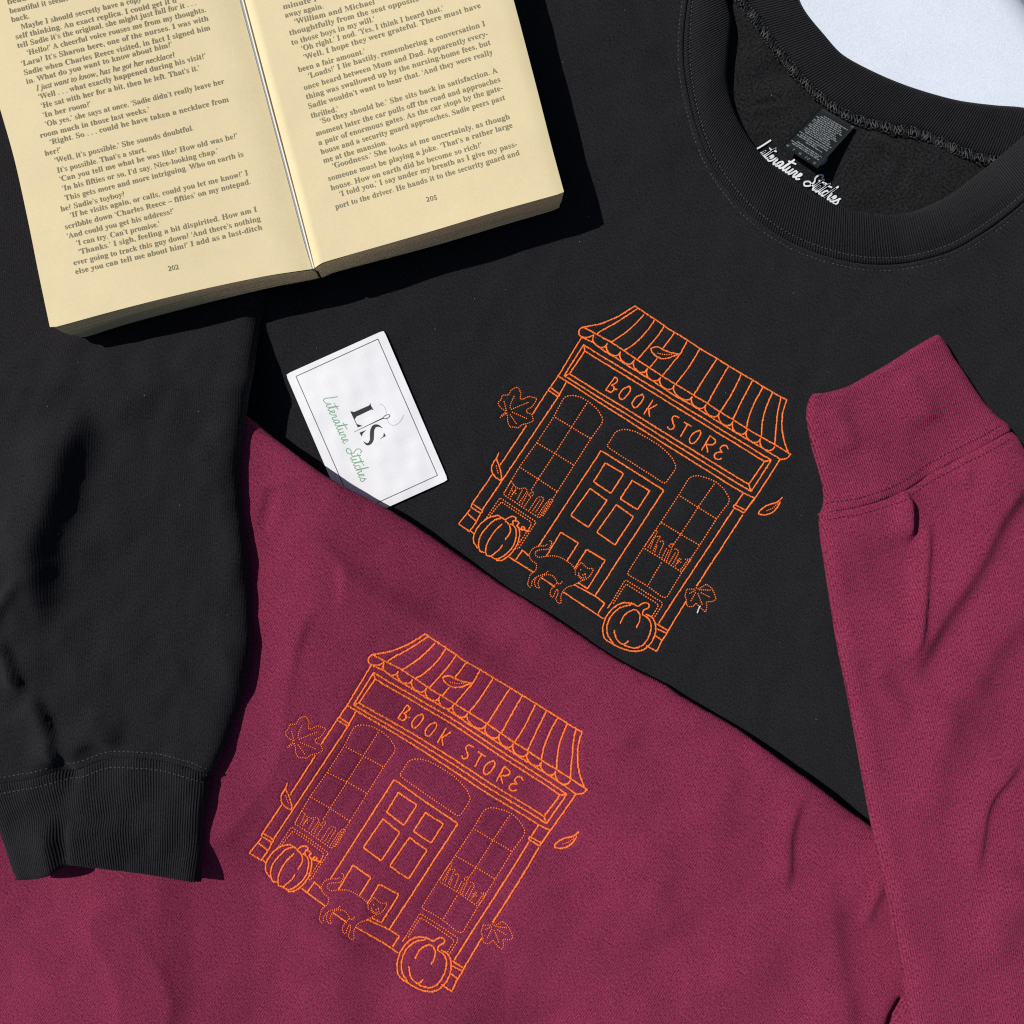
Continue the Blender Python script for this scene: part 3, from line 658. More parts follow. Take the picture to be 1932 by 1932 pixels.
sl_left = t7([(-120, 590), (-240, 300)]) + t4([(-330, 1400), (-380, 700), (-400, 0), (-430, -900), (-450, -1600)])
black_sleeve = Cloth('sleeve', [(sl_right, 9, 8), (seam_bc, 1.3, 1.5), (sl_left, 9, 8), ([sl_left[-1], sl_right[0]], 6, 4)], z_sleeve, .02, M_black, black, cell=1.9, zbot=None, uvf=rot_uv((.05, 1)), tuck=3)
cf_right = t7([(1186, 532), (1192, 565), (1178, 625), (1160, 720), (1150, 850), (1145, 1000), (1138, 1128)])
cf_bot = t7([(1138, 1128), (1050, 1115), (860, 1082), (700, 1062), (560, 1045), (440, 1032), (400, 1030), (350, 1052), (290, 1088), (200, 1108), (104, 1112)])
cf_left = t7([(104, 1112), (70, 1030), (30, 900), (-30, 760), (-120, 597)])
def cuff_uv(xy):
    p = PX(xy, .024); t = (p[:, 1] - 1480) / 180; xl = -20 + 53 * t; xr = 402 - 22 * t
    return np.stack([(p[:, 0] - xl) / (xr - xl) * .112, t * .049], 1)
black_cuff = Cloth('cuff', [([tuple(np.add(p, (0, -2))) for p in seam_bc[::-1]], 1.6, 1.5), (cf_right, 7, 7), (cf_bot, 2.2, 5), (cf_left, 5, 6)], z_sleeve, .024, M_black_cuff, black, cell=1.7, uvf=cuff_uv, tuck=2)
st = Beads(); st.path(to_w(smooth([tuple(np.add(p, (0, -15))) for p in seam_bc], 3), 23), .0023, .0015, .00026); st.build('cuff_stitching', M_thread_black, black_sleeve.obj, black_sleeve.z, .00005, clip=black_sleeve)
st = Beads(); st.path(to_w(smooth([tuple(np.add(p, (0, 15))) for p in seam_bc], 3), 23), .0023, .0015, .00026); st.build('cuff_stitching', M_thread_black, black_cuff.obj, black_cuff.z, .00005, clip=black_cuff)

# neck label and printed name inside the collar
tN = lambda pts: T(2800, 360, 480, pts)
def tag_xy(u, v):
    """u across 0..1, v down 0..1 on the label, in view units"""
    A, B, C_, D_ = [np.array(p) for p in tN([(1110, 165), (1632, 462), (1068, 1090), (548, 752)])]
    return (A * (1 - u) + B * u) * (1 - v) + (D_ * (1 - u) + C_ * u) * v
def tag_z(u, v): return (-4.6 + 7.5 * v ** 1.3 + 3.2 * u * v + .5 * math.sin(u * 3)) / 1000
V = []; F = []; nu, nv = 10, 16
for j in range(nv + 1):
    for i in range(nu + 1):
        u, v = i / nu, j / nv; V.append(WA(tag_xy(u, v)[None], tag_z(u, v))[0])
for j in range(nv):
    for i in range(nu): a = j * (nu + 1) + i; F.append((a, a + nu + 1, a + nu + 2, a + 1))
nvt = len(V); V += [np.array(v) - np.array((0, 0, .0003)) for v in V]; F += [tuple(q + nvt for q in f[::-1]) for f in F]
rim = [i for i in range(nu + 1)] + [j * (nu + 1) + nu for j in range(1, nv + 1)] + [nv * (nu + 1) + i for i in range(nu - 1, -1, -1)] + [j * (nu + 1) for j in range(nv - 1, 0, -1)]
F += [(rim[(i + 1) % len(rim)], rim[i], rim[i] + nvt, rim[(i + 1) % len(rim)] + nvt) for i in range(len(rim))]
tag = mesh('care_label', V, F, M_tag, black)
fl = Flat(); rr = random.Random(4)
def tag_rows(rows):
    for v, u0, u1 in rows:
        u = u0
        while u < u1:
            l = min(rr.uniform(.02, .10), u1 - u)
            if l > .012: fl.ribbon([(u, v + .004 * math.sin(u * 60)), (u + l, v)], .020)
            u += l + .018
tag_rows([(.12 + .036 * k, .10 + (.0 if k % 3 else .06) + (.08 if k < 2 else 0), .92 - .05 * ((k * 7) % 4)) for k in range(13)])
tag_rows([(.60, .05, .9), (.64, .12, .9), (.675, .06, .62), (.71, .35, .82), (.79, .18, .9), (.825, .06, .86), (.86, .12, .9)])
def glyph(ch, u, v, s):
    G = {'M': [[(0, 1), (0, 0), (.5, .7), (1, 0), (1, 1)]], '/': [[(0, 1), (.5, 0)]], 'v': [[(0, .5), (.3, 1), (1, 0)]]}
    for pl in G[ch]: fl.ribbon([(u + a * s * .55, v + b * s * .75) for a, b in pl], .014)
for ch, u in (('M', .06), ('/', .25), ('M', .42), ('/', .60), ('v', .66), ('M', .84)): glyph(ch, u, .92, .07)
def tagmap(p):
    o = []
    for u, v in p: o.append(WA(tag_xy(u, v)[None], tag_z(u, v) + .00012)[0])
    return np.array(o)
fl.build('label_print', M_tag_ink, tag, tagmap)
V = []; F = []
for i, (p, z) in enumerate(zip(tN([(1150, 985), (1225, 930), (1215, 985), (1120, 1060)]), (.001, .001, -.001, -.001))): V.append(WA([p], z)[0])
V += [v - np.array((0, 0, .0003)) for v in V]
mesh('size_label', V, [(3, 2, 1, 0), (4, 5, 6, 7), (0, 1, 5, 4), (1, 2, 6, 5), (2, 3, 7, 6), (3, 0, 4, 7)], M_tag_back, black, smooth_=False)

SCRIPT = [[(0.6,2.6),(0.35,1.4),(0.1,0.4),(0.35,0),(0.9,0.15),(1.2,0.5),(1.35,1.0),(1.3,.3),(1.5,0),(1.8,.35),(2.2,2.0),(2.0,.4),(2.2,0),(2.5,.3),(2.9,.6),(2.95,.95),(2.7,1.0),(2.6,.4),(2.85,0),(3.25,.3),(3.5,1.0),(3.6,.85),(3.8,.9),(3.75,.2),(3.95,0),(4.2,.3)],
 [(4.9,.9),(4.6,1.0),(4.3,.5),(4.45,0),(4.8,.4),(4.95,.95),(4.9,.2),(5.1,0),(5.35,.3),(5.75,2.1),(5.55,.4),(5.75,0),(6.0,.3),(6.15,1),(6.1,.25),(6.35,0),(6.65,.4),(6.75,1),(6.7,.2),(6.9,0),(7.1,.3),(7.3,1.0),(7.4,.85),(7.65,.9),(7.6,.2),(7.8,0),(8.0,.3),(8.4,.6),(8.45,.95),(8.2,1.0),(8.1,.4),(8.35,0),(8.8,.3)],
 [(11.2,2.0),(11.0,2.4),(10.5,2.2),(10.4,1.6),(10.8,1.0),(10.7,.2),(10.1,-.1),(9.7,.3),(10.2,.7),(11.2,.5),(11.6,2.0),(11.4,.4),(11.6,0),(11.85,.3),(12.0,1.0),(11.95,.3),(12.15,0),(12.4,.3),(12.8,2.0),(12.6,.4),(12.8,0),(13.05,.3)],
 [(13.6,.85),(13.35,1.0),(13.1,.5),(13.3,0),(13.7,.3),(14.1,2.3),(13.95,1.0),(13.8,0),(14.0,.8),(14.3,.95),(14.3,.3),(14.5,0),(14.7,.3),(15.1,.6),(15.15,.95),(14.9,1.0),(14.8,.4),(15.05,0),(15.5,.4),(15.85,1.1),(15.8,.8),(16.1,.3),(15.8,0),(15.45,.1)],
 [(1.7,1.5),(2.7,1.7)], [(5.2,1.5),(6.5,1.7)], [(11.1,1.5),(12.5,1.7)], [(12.4,1.5),(13.5,1.7)], [(1.48,1.5),(1.56,1.62)], [(12.1,1.5),(12.2,1.62)]]
def script(flat, org, base, up, width):
    base = np.array(base, float); up = np.array(up, float)
    for st_ in SCRIPT:
        s = smooth(st_, .12) if len(st_) > 2 else np.array(st_, float)
        flat.ribbon(np.array(org) + s[:, :1] * base + s[:, 1:] * up, width)
fl = Flat(); b0 = np.array(tN([(98, 835)])[0]); b1 = np.array(tN([(1352, 1648)])[0]); upv = (np.array(tN([(300, 600)])[0]) - np.array(tN([(150, 735)])[0])) / 1.75
script(fl, b0, (b1 - b0) / 16.2, upv, 3.1)
def on_back(p):
    z = back_panel.z(WA(p, -.007)[:, :2]) + .0008
    return WA(p, np.maximum(z, -.0066))
fl.build('neck_print', M_white_ink, back_panel.obj, on_back)

# ------------------------------------------------------------------ MAROON SWEATSHIRT
maroon = thing('sweatshirt', 'maroon sweatshirt with an orange bookshop embroidery folded over the lower half of the black one', 'sweatshirt', tuple(WA([(900, 1600)], 0)[0]))
t5 = lambda pts: [(644 + a / 3, 644 + b / 3) for a, b in pts]
t6 = lambda pts: [(1288 + a / 3, 644 + b / 3) for a, b in pts]
t8 = lambda pts: [(644 + a / 3, 1288 + b / 3) for a, b in pts]
t9 = lambda pts: [(1288 + a / 3, 1288 + b / 3) for a, b in pts]
wv_m = waves(14, 10, 160, 420, 1.2); wv_m2 = waves(15, 10, 50, 130, .06)
def z_maroon(q):
    px, py = q[:, 0], q[:, 1]
    st_ = lambda t: np.clip(t, 0, 1) ** 2 * (3 - 2 * np.clip(t, 0, 1))
    t = .94 * (px - 470) + .34 * (py - 790)                      # distance across the folds, along the light
    up = np.interp(t, [-400, 0, 90, 200, 330, 450, 560, 700, 900, 1150, 1400, 1700], [19, 19.5, 21, 21.5, 16, 11, 8.5, 9, 11, 14.5, 15, 15])
    low = np.interp(px, [-200, 0, 120, 230, 300, 360, 480, 640, 800, 950, 1150, 1300, 1400, 1600], [-2, 4, 9.5, 14.5, 14.5, 11, 9, 11, 11, 8.5, 12.5, 15.5, 14, 13.5])
    w = st_((py - 1380) / 330); z = up * (1 - w) + low * w
    z = z + wv_m(q) * .75 + wv_m2(q) + pucker_m(q)
    z += fold(q, [(500, 1010), (600, 1062), (740, 1150), (900, 1245), (980, 1290)], 7.5, 100, 34, .25)
    z += fold(q, [(520, 900), (505, 960), (490, 1030)], -3.20, 22, 18)
    z += fold(q, [(575, 1130), (560, 1200), (530, 1290)], 2.56, 24, 14)
    z += fold(q, [(165, 1690), (215, 1765), (262, 1840), (320, 1960)], 5.0, 60, 40, .22)
    z += fold(q, [(1512, 1490), (1490, 1571), (1486, 1638), (1474, 1700)], 3.52, 34, 9, .3)
    z += fold(q, [(1540, 1640), (1570, 1780), (1590, 1930), (1600, 2000)], 3.84, 60, 28)
    z += fold(q, [(1668, 1640), (1640, 1710), (1625, 1760)], 2.88, 10, 14, .35)
    z += fold(q, [(1720, 1880), (1690, 1920), (1670, 1990)], -8.00, 12, 14, .2)
    z += fold(q, [(1150, 1370), (1200, 1450), (1210, 1540)], 2.40, 50, 36)
    z += fold(q, [(1250, 1560), (1240, 1680), (1280, 1780)], 2.88, 60, 36)
    z += fold(q, [(1330, 1400), (1360, 1480), (1350, 1600)], 2.08, 50, 40)
    z += fold(q, [(480, 1640), (540, 1720), (640, 1790), (760, 1850), (860, 1890)], 2.40, 30, 26)
    z += fold(q, [(700, 1930), (900, 1900), (1050, 1930)], 2.40, 40, 30)
    cap = 16 + 7 * st_((px - 480) / 130) + 20 * st_((px - 640) / 60)      # pressed down under the black sleeve
    return np.minimum(z, cap)
m_edge = [(300, 690), (400, 746), (465, 784), (520, 828)] + t5([(-130, 735), (0, 812), (130, 880), (260, 948), (430, 1050), (600, 1166), (750, 1268), (900, 1370), (1050, 1465), (1200, 1560), (1350, 1660), (1500, 1762), (1650, 1850)]) + t9([(-100, 10), (0, 78), (150, 165), (300, 252), (450, 360), (600, 468), (750, 575), (900, 690), (1060, 806), (1250, 940), (1500, 1100)])
maroon_body = Cloth('front_panel', [(m_edge, 9, 6), ([m_edge[-1], (2100, 1900), (2100, 2090)], 6, 5), ([(2100, 2090), (-150, 2090)], 6, 5), ([(-150, 2090), (-150, 1000)], 6, 5), ([(-150, 1000), (100, 820), (300, 690)], 6, 5)],
    z_maroon, .014, M_maroon, maroon, cell=1.8, zbot=1.2, uvf=rot_uv(AXB), tuck=6, extra=pucker_m.extra)

wv_ms = waves(24, 9, 140, 330, 1.2); wv_ms2 = waves(25, 8, 50, 110, .06)
def z_msl(q):
    px, py = q[:, 0], q[:, 1]
    z = np.interp(py, [500, 800, 960, 1200, 1500, 1700, 2100], [11, 11.5, 13, 16, 23, 26, 28]) + wv_ms(q) * .7 + wv_ms2(q)
    z += fold(q, [(1706, 918), (1720, 950), (1722, 1000), (1716, 1045)], 6.09, 30, 7, .3)
    xc = np.interp(py, [900, 960, 1050, 1127, 1215, 1400], [1735, 1756, 1747, 1736, 1722, 1690])
    z += 6.0 * np.clip((xc - px) / 165, 0, 1) ** .9 * np.clip((1480 - py) / 240, 0, 1) * np.clip((py - 930) / 90, 0, 1)
    z += fold(q, [(1760, 955), (1751, 1050), (1740, 1127), (1724, 1215), (1705, 1270)], 5.0, 16, 9, .3)
    z += fold(q, [(1990, 850), (1900, 960), (1850, 1045), (1795, 1130), (1735, 1225), (1690, 1330)], 7.5, 85, 24, .22)
    z += fold(q, [(2000, 1090), (1920, 1160), (1850, 1250), (1800, 1360)], 6.0, 70, 40, .25)
    z += fold(q, [(1950, 1400), (1890, 1461), (1852, 1505), (1838, 1588), (1818, 1680)], 4.64, 45, 10, .3)
    z += fold(q, [(1800, 1290), (1760, 1420), (1750, 1560)], 4.50, 50, 40)
    z += fold(q, [(1950, 1640), (1880, 1720), (1840, 1830)], 4.94, 50, 40)
    z += fold(q, [(1640, 1250), (1690, 1330), (1740, 1350)], 2.25, 30, 24)
    z += fold(q, [(1545, 960), (1640, 940), (1700, 905)], 1.74, 16, 18)
    z += fold(q, [(1760, 870), (1800, 900), (1850, 900)], 3.15, 20, 24)
    # cuff bulges
    z += fold(q, [(1560, 760), (1590, 810), (1600, 880)], 2.70, 30, 24)
    z += fold(q, [(1700, 700), (1740, 760), (1760, 820)], 2.70, 34, 24)
    return z
ms_seam = t6([(772, 985), (850, 962), (960, 945), (1100, 905), (1250, 845), (1400, 748), (1550, 668), (1700, 590), (1850, 505)])
ms_left = t6([(772, 985), (770, 1030), (778, 1120), (790, 1200), (820, 1400), (868, 1700), (915, 1932)]) + t9([(940, 130), (972, 300), (1015, 540), (1062, 790), (1120, 1050), (1172, 1300), (1232, 1600), (1282, 1932), (1330, 2200), (1380, 2420)])
ms_right = t6([(1850, 505), (1890, 545), (1935, 625), (2050, 820), (2300, 1300), (2420, 1932)]) + t9([(2440, 1000), (2440, 2420)])
maroon_sleeve = Cloth('sleeve', [(ms_left, 7, 6), ([ms_left[-1], ms_right[-1]], 6, 4), (ms_right[::-1], 9, 7), (ms_seam[::-1], 1.8, 1.6)], z_msl, .02, M_maroon, maroon, cell=1.7, zbot=None, uvf=rot_uv((-.2, 1)), tuck=3)
mc_top = t6([(712, 335), (735, 297), (800, 292), (930, 256), (1050, 190), (1160, 128), (1290, 45), (1400, -20), (1440, -38)])
mc_right = t6([(1440, -38), (1462, -22), (1490, 20), (1535, 100), (1585, 172), (1640, 258), (1705, 350), (1780, 428), (1830, 462), (1852, 500)])
mc_left = t6([(772, 982), (786, 950), (795, 900), (790, 820), (768, 730), (735, 620), (715, 530), (702, 450), (700, 385), (712, 335)])
def mcuff_uv(xy):
    ax = np.array((-.30, .954)); return np.stack([xy[:, 0] * ax[1] - xy[:, 1] * ax[0], xy @ ax], 1)
maroon_cuff = Cloth('cuff', [(mc_left, 5, 5), (mc_top, 3, 4), (mc_right, 5, 5), ([tuple(np.add(p, (.7, 1.6))) for p in ms_seam[::-1]], 1.6, 1.4)], z_msl, .012, M_maroon_rib, maroon, cell=1.6, zbot=None, uvf=mcuff_uv, tuck=2)
st = Beads(); st.path(to_w(offset(smooth(ms_seam, 3), 13)[3:-3], 12), .0022, .0015, .00026); st.build('cuff_stitching', M_thread_maroon, maroon_sleeve.obj, maroon_sleeve.z, .00015, clip=maroon_sleeve)
st = Beads(); st.path(to_w(offset(smooth(ms_seam, 3), -17)[3:-3], 12), .0022, .0015, .00026); st.build('cuff_stitching', M_thread_maroon, maroon_cuff.obj, maroon_cuff.z, .00015, clip=maroon_cuff)

# ------------------------------------------------------------------ EMBROIDERY STITCHED ON BOTH SHIRTS
def embroider(cloth, H, zmm):
    root = None
    for part, lines in design.items():
        bd = Beads()
        for kind, p in lines:
            q = p if H is None else apply_h(H, p)
            w = to_w(np.asarray(q) * 1932 / 3840, zmm)
            if kind == S_: bd.path(w, .00088, .0016, (.00046 if H is None else .00056), twist=.2, jit=.24)
            elif part.rstrip('_') in ('cat', 'book_row', 'maple_leaf', 'falling_leaf'): bd.path(w, .00112, .00080, .00038, twist=0, jit=.12)
            else: bd.path(w, .00140, .00098, .00042, twist=0, jit=.12)
        nm = 'embroidered_' + part.rstrip('_')
        o = bd.build(nm, M_orange, cloth.obj, cloth.z, .00022, .85)
embroider(black_body, None, 0.5); embroider(maroon_body, Hm, 14.0)
# loose end of white bobbin thread below the lower maple leaf
bd = Beads(); bd.path(to_w(np.array(smooth(dF([(868, 1490), (848, 1520), (832, 1562)]), 3)) * 1932 / 3840, 0.5), .0006, .0013, .0005); bd.build('loose_thread', M_white_thread, black, black_body.z, .0007)

# ------------------------------------------------------------------ BUSINESS CARD
card = thing('business_card', 'white business card with black border and green script tucked under the maroon fold', 'business card', tuple(WA([(690, 800)], .001)[0]))
tK = lambda pts: T(1060, 1230, 640, pts)
c_tl, c_tr, c_br = [np.array(p) for p in tK([(35, 525), (1145, 25), (1872, 1722)])]; c_bl = c_tl + c_br - c_tr
cz = lambda p: .0013 + .0009 * np.sin((p[:, 0] - 560) / 90.0) * .5 + z_black(p) * .0006
def card_world(p): p = np.asarray(p, float); return WA(p, cz(p))
def build_card():
    nu, nv = 24, 36; V = []; F = []
    r = .035
    for j in range(nv + 1):
        for i in range(nu + 1):
            u, v = i / nu, j / nv
            # slightly rounded corners
            for cu, cv in ((0, 0), (1, 0), (0, 1), (1, 1)):
                du, dv = abs(u - cu), abs(v - cv) * 1.55
                if du < .012 and dv < .012: u = abs(cu - .006); v = abs(cv - .004)
            p = (c_tl * (1 - u) + c_tr * u) * (1 - v) + (c_bl * (1 - u) + c_br * u) * v; V.append(card_world(p[None])[0])
    n1 = nu + 1
    for j in range(nv):
        for i in range(nu): a = j * n1 + i; F.append((a, a + n1, a + n1 + 1, a + 1))
    N0 = len(V); V += [v - np.array((0, 0, .00042)) for v in V]; F += [tuple(q + N0 for q in f[::-1]) for f in F]
    rim = [i for i in range(n1)] + [j * n1 + nu for j in range(1, nv + 1)] + [nv * n1 + i for i in range(nu - 1, -1, -1)] + [j * n1 for j in range(nv - 1, 0, -1)]
    for i in range(len(rim)): a, b = rim[i], rim[(i + 1) % len(rim)]; F.append((b, a, a + N0, b + N0))
    return mesh('card_stock', V, F, M_card, card, smooth_=False)
stock = build_card()
up_ = .00008
on_card = lambda p: card_world(p) + np.array((0, 0, up_))
kf = 640 / 1932 * 1932 / 3840      # detail units -> view units
fl = Flat(); bt = tK([(150, 548), (1078, 125), (1752, 1668), (824, 2091)])
for a, b in ((0, 1), (1, 2), (2, 3), (3, 0)): fl.ribbon(resample(np.array([bt[a], bt[b]]), 40), 8.5 * kf)
fl.build('border_line', M_card_grey, card, on_card)
fl = Flat(); o_ = np.array(tK([(452, 800)])[0]); e_ = np.array(tK([(892, 1752)])[0])
base = (e_ - o_) / 16.2; up = (np.array(tK([(600, 720)])[0]) - np.array(tK([(452, 775)])[0])) / 2.5
script(fl, o_, base, up, 9.5 * kf); fl.build('script_name', M_green, card, on_card)
fl = Flat()
fl.poly(tK([(975, 878), (1008, 920), (838, 1000), (806, 952)])); fl.poly(tK([(990, 846), (1000, 880), (1030, 932), (1006, 922), (974, 880), (985, 868)]))
fl.poly(tK([(766, 942), (806, 950), (838, 998), (812, 1036), (800, 1000)])); fl.ribbon(resample(np.array(tK([(770, 945), (850, 1118)])), 12), 7 * kf); fl.poly(tK([(830, 1083), (905, 1108), (850, 1124)]))
sp = smooth(tK([(1132, 1134), (1080, 1106), (1040, 1112), (1016, 1150), (1010, 1210), (1008, 1262), (988, 1302), (955, 1316), (913, 1284)]), 1.0); tt = np.linspace(0, 1, len(sp))
fl.ribbon(sp, np.interp(tt, [0, .12, .28, .45, .6, .75, .9, 1], [3, 20, 42, 46, 46, 38, 22, 3]) * kf)
fl.poly(tK([(946, 1154), (868, 1186), (896, 1230), (905, 1195)])); fl.poly(tK([(1146, 1184), (1168, 1222), (1098, 1258), (1138, 1226)]))
fl.build('monogram', M_card_ink, card, on_card)
fl = Flat(); nd = resample(np.array(tK([(802, 1180), (1140, 1018)])), 20); fl.ribbon(nd, np.linspace(3, 13, 20) * kf)
fl.ribbon(smooth(tK([(1128, 1024), (1165, 988), (1212, 983), (1204, 1010), (1165, 1026), (1128, 1024)]), 1), 8 * kf); fl.build('needle', M_card_ink, card, on_card)
fl = Flat(); fl.ribbon(smooth(tK([(1095, 868), (1130, 870), (1160, 910), (1176, 975)]), 1), 5 * kf); fl.ribbon(smooth(tK([(1180, 1015), (1185, 1035), (1210, 1085), (1250, 1102), (1300, 1085), (1345, 1035), (1372, 982)]), 1), 5 * kf)
fl.build('needle_thread', M_green_pale, card, on_card)

# ------------------------------------------------------------------ OPEN BOOK
book = thing('book', 'open paperback book with yellowed pages 202 and 205 lying on the black sweatshirt', 'book', tuple(WA([(530, 300)], .01)[0]))
L_out = smooth([(-108, -170), (-55, 20), (0, 205), (27, 300), (53, 417), (73, 517), (94, 617)], 6)
R_out = smooth([(920, -170), (969, 0), (991, 83), (1017, 183), (1041, 277), (1064, 362)], 6)
L_gut = smooth([(407, -170), (452, 0), (497.5, 170), (541, 335), (576, 467), (588.5, 507.5)], 6)
R_gut = smooth([(417, -170), (462, 0), (507, 170), (550.5, 335), (584, 464), (594, 505.5)], 6)
L_bot = smooth([(94, 617), (100, 618), (233, 582), (367, 549), (500, 521), (589, 507.5)], 6)
R_bot = smooth([(1064, 362), (1062, 364), (944, 397), (811, 437), (644, 485), (607, 496.5), (594, 505.5)], 6)
def page_z(side, t):
    """page height in metres; t = 0 fore-edge .. 1 gutter"""
    t = np.asarray(t, float)
    if side == 'L': z = 37.5 - 6.5 * t + .9 * np.sin(t * 5.5) - 2.2 * np.clip((t - .86) / .14, 0, 1) ** 2
    else: z = 28.5 + 3.0 * t - .8 * np.clip((.05 - t) / .05, 0, 1) ** 2 - 2.0 * np.clip((t - .965) / .035, 0, 1) ** 2 + .4 * np.sin(t * 6)
    return z / 1000
def page_t(side, p):
    o, g = (L_out, L_gut) if side == 'L' else (R_out, R_gut)
    # lean of the book: read both edges along the text direction (rises to the right)
    m = -.245
    out = np.zeros(len(p))
    for i, (x, y) in enumerate(p):
        f = lambda e: np.interp(0, (e[:, 1] - (y + m * (e[:, 0] - x))), e[:, 0])
        a, b = f(o), f(g); out[i] = (x - a) / (b - a)
    return np.clip(out, 0, 1)
def build_half(side):
    out, gut, bot = (L_out, L_gut, L_bot) if side == 'L' else (R_out, R_gut, R_bot)
    nu, nv = 40, 60
    ts = np.linspace(0, 1, nu + 1); ts = np.concatenate([ts[:-4], np.linspace(ts[-4], 1, 12)]); nu = len(ts) - 1
    ro = resample(out, nv + 1); rg = resample(gut, nv + 1); rb = resample(bot, 200); rbs = np.linspace(0, 1, 200)
    def P(t, k):
        s_ = k / nv; base_ = ro[k] * (1 - t) + rg[k] * t
        bt_ = np.array([np.interp(t, rbs, rb[:, 0]), np.interp(t, rbs, rb[:, 1])]); lin = ro[nv] * (1 - t) + rg[nv] * t
        return base_ + (bt_ - lin) * s_ ** 3
    V = []; F = []
    for k in range(nv + 1):
        for t in ts: V.append(WA(P(t, k)[None], page_z(side, t))[0])
    n1 = nu + 1
    for k in range(nv):
        for i in range(nu):
            a = k * n1 + i; q = (a, a + n1, a + n1 + 1, a + 1); F.append(q if side == 'L' else q[::-1])
    page = mesh('page', V, F, M_paper, book)
    # the stack of leaves under it: fore-edge, tail edge and a slightly curled outline at the bottom
    zb = (lambda t: (12.5 - 4.5 * t) / 1000) if side == 'L' else (lambda t: (2.6 + 5.4 * t) / 1000)
    shift = np.array((17, 4.)) if side == 'L' else np.array((-4., 1.5))
    tops = []; 
    rim = [(t, nv) for t in ts] + [(1.0, k) for k in range(nv - 1, -1, -1)] + [(t, 0) for t in ts[::-1][1:]] + [(0.0, k) for k in range(1, nv)]
    V = []; F = []; lv = [0, .06, .2, .4, .6, .8, .95, 1.0]; m = len(rim)
    for li, l in enumerate(lv):
        for t, k in rim:
            x, y, z = WA(P(t, k)[None], page_z(side, t))[0]; z2 = zb(t)
            curl = (math.sin(l * math.pi * .5) ** 2)
            fo = (1 - t) ** 6
            dx = (shift[0] * K) * curl * fo; dy = -(shift[1] * K) * curl * fo
            zz = (z - .0001) * (1 - l) + z2 * l
            if t > .93: zz = zz * 1.0
            V.append((x + dx, y + dy + .0006 * math.sin(l * 9 + t * 4) * (k == nv), zz))
    for li in range(len(lv) - 1):
        for i in range(m):
            a = li * m + i; b = li * m + (i + 1) % m; q = (a, a + m, b + m, b); F.append(q if side == 'L' else q[::-1])
    F.append(tuple(range((len(lv) - 1) * m, len(lv) * m)) if side == 'R' else tuple(range(len(lv) * m - 1, (len(lv) - 1) * m - 1, -1)))
    st_ = mesh('page_block', V, F, M_pages, book, smooth_=False)
    return page, P
pageL, PL = build_half('L'); pageR, PR = build_half('R')
# second leaf showing below the right-hand page
fl = Flat()
# spine: lining with a ridge of dried glue in the open crack
gm = (resample(L_gut, 80) + resample(R_gut, 80)) / 2
def strip_tube(name, p, w, z, m, par, hh):
    V = []; F = []; n = len(p); t = np.gradient(p, axis=0); t /= np.linalg.norm(t, axis=1)[:, None]; nn_ = np.stack([-t[:, 1], t[:, 0]], 1)
    prof = [(-1, -.0012), (-1, 0), (-.5, hh * .85), (0, hh), (.5, hh * .85), (1, 0), (1, -.0012)]
    for i in range(n):
        for a, h in prof: V.append(WA((p[i] + nn_[i] * a * w[i])[None], z[i] + h)[0])
    k = len(prof)
    for i in range(n - 1):
        for j in range(k - 1): F.append((i * k + j, (i + 1) * k + j, (i + 1) * k + j + 1, i * k + j + 1))
    return mesh(name, V, F, m, par)
zg = np.full(80, page_z('L', 1.0) - .0004); wj = np.interp(np.linspace(0, 1, 80), [0, .85, 1], [7.5, 6.5, 4.5])
strip_tube('spine_lining', gm, wj, zg - .0003, M_gauze, book, .0006)
strip_tube('spine_glue', gm + np.array((.9, 0)) + np.column_stack([.35 * np.sin(np.linspace(0, 9, 80)), np.zeros(80)]), np.full(80, 1.7), zg + .0003, M_glue, book, .0009)
# cover under both halves
V = []; F = []
cv = [(-100, -172), (426, -172), (922, -172), (1050, 394), (600, 516), (136, 628)]; zc = [.0120, .0076, .0024, .0024, .0076, .0120]
for p, z in zip(cv, zc): V.append(WA([p], z)[0])
for p, z in zip(cv, zc): V.append(WA([p], z - .0005)[0])
F = [(0, 5, 4, 1), (1, 4, 3, 2), (6, 7, 10, 11), (7, 8, 9, 10)] + [(i, (i + 1) % 6, (i + 1) % 6 + 6, i + 6) for i in range(6)]
mesh('cover', V, F, M_cover, book, smooth_=False)

# ---- printed text
def math_alpha(s, lo_, up__):
    o = ''
    for c in s:
        if 'a' <= c <= 'z': o += '\u210e' if (lo_ == 0x1d44e and c == 'h') else chr(lo_ + ord(c) - 97)
        elif 'A' <= c <= 'Z': o += chr(up__ + ord(c) - 65)
        else: o += c
    return o
def q_(s):      # curly quotes
    o = ''
    for i, c in enumerate(s):
        if c == "'": o += '\u2018' if (i == 0 or s[i - 1] == ' ') else '\u2019'
        else: o += c
    return o
def text_verts(s, style):
    s = q_(s); c = bpy.data.curves.new('printed_line', 'FONT')
    c.body = math_alpha(s, 0x1d41a, 0x1d400) if style == 'serif' else math_alpha(s, 0x1d44e, 0x1d434) if style == 'italic' else s
    c.size = 1; c.resolution_u = 2; c.offset = {'serif': 0.0, 'italic': .010, 'sans': .008}[style]
    o = bpy.data.objects.new('printed_line', c); COL.objects.link(o)
    dg = bpy.context.evaluated_depsgraph_get(); me = o.evaluated_get(dg).to_mesh()
    v = np.empty(len(me.vertices) * 3); me.vertices.foreach_get('co', v); v = v.reshape(-1, 3)[:, :2]; f = [tuple(p.vertices) for p in me.polygons]
    o.evaluated_get(dg).to_mesh_clear(); bpy.data.objects.remove(o); bpy.data.curves.remove(c); return v, f
LH = 24.0      # type size on the enlarged detail, for the x-height below
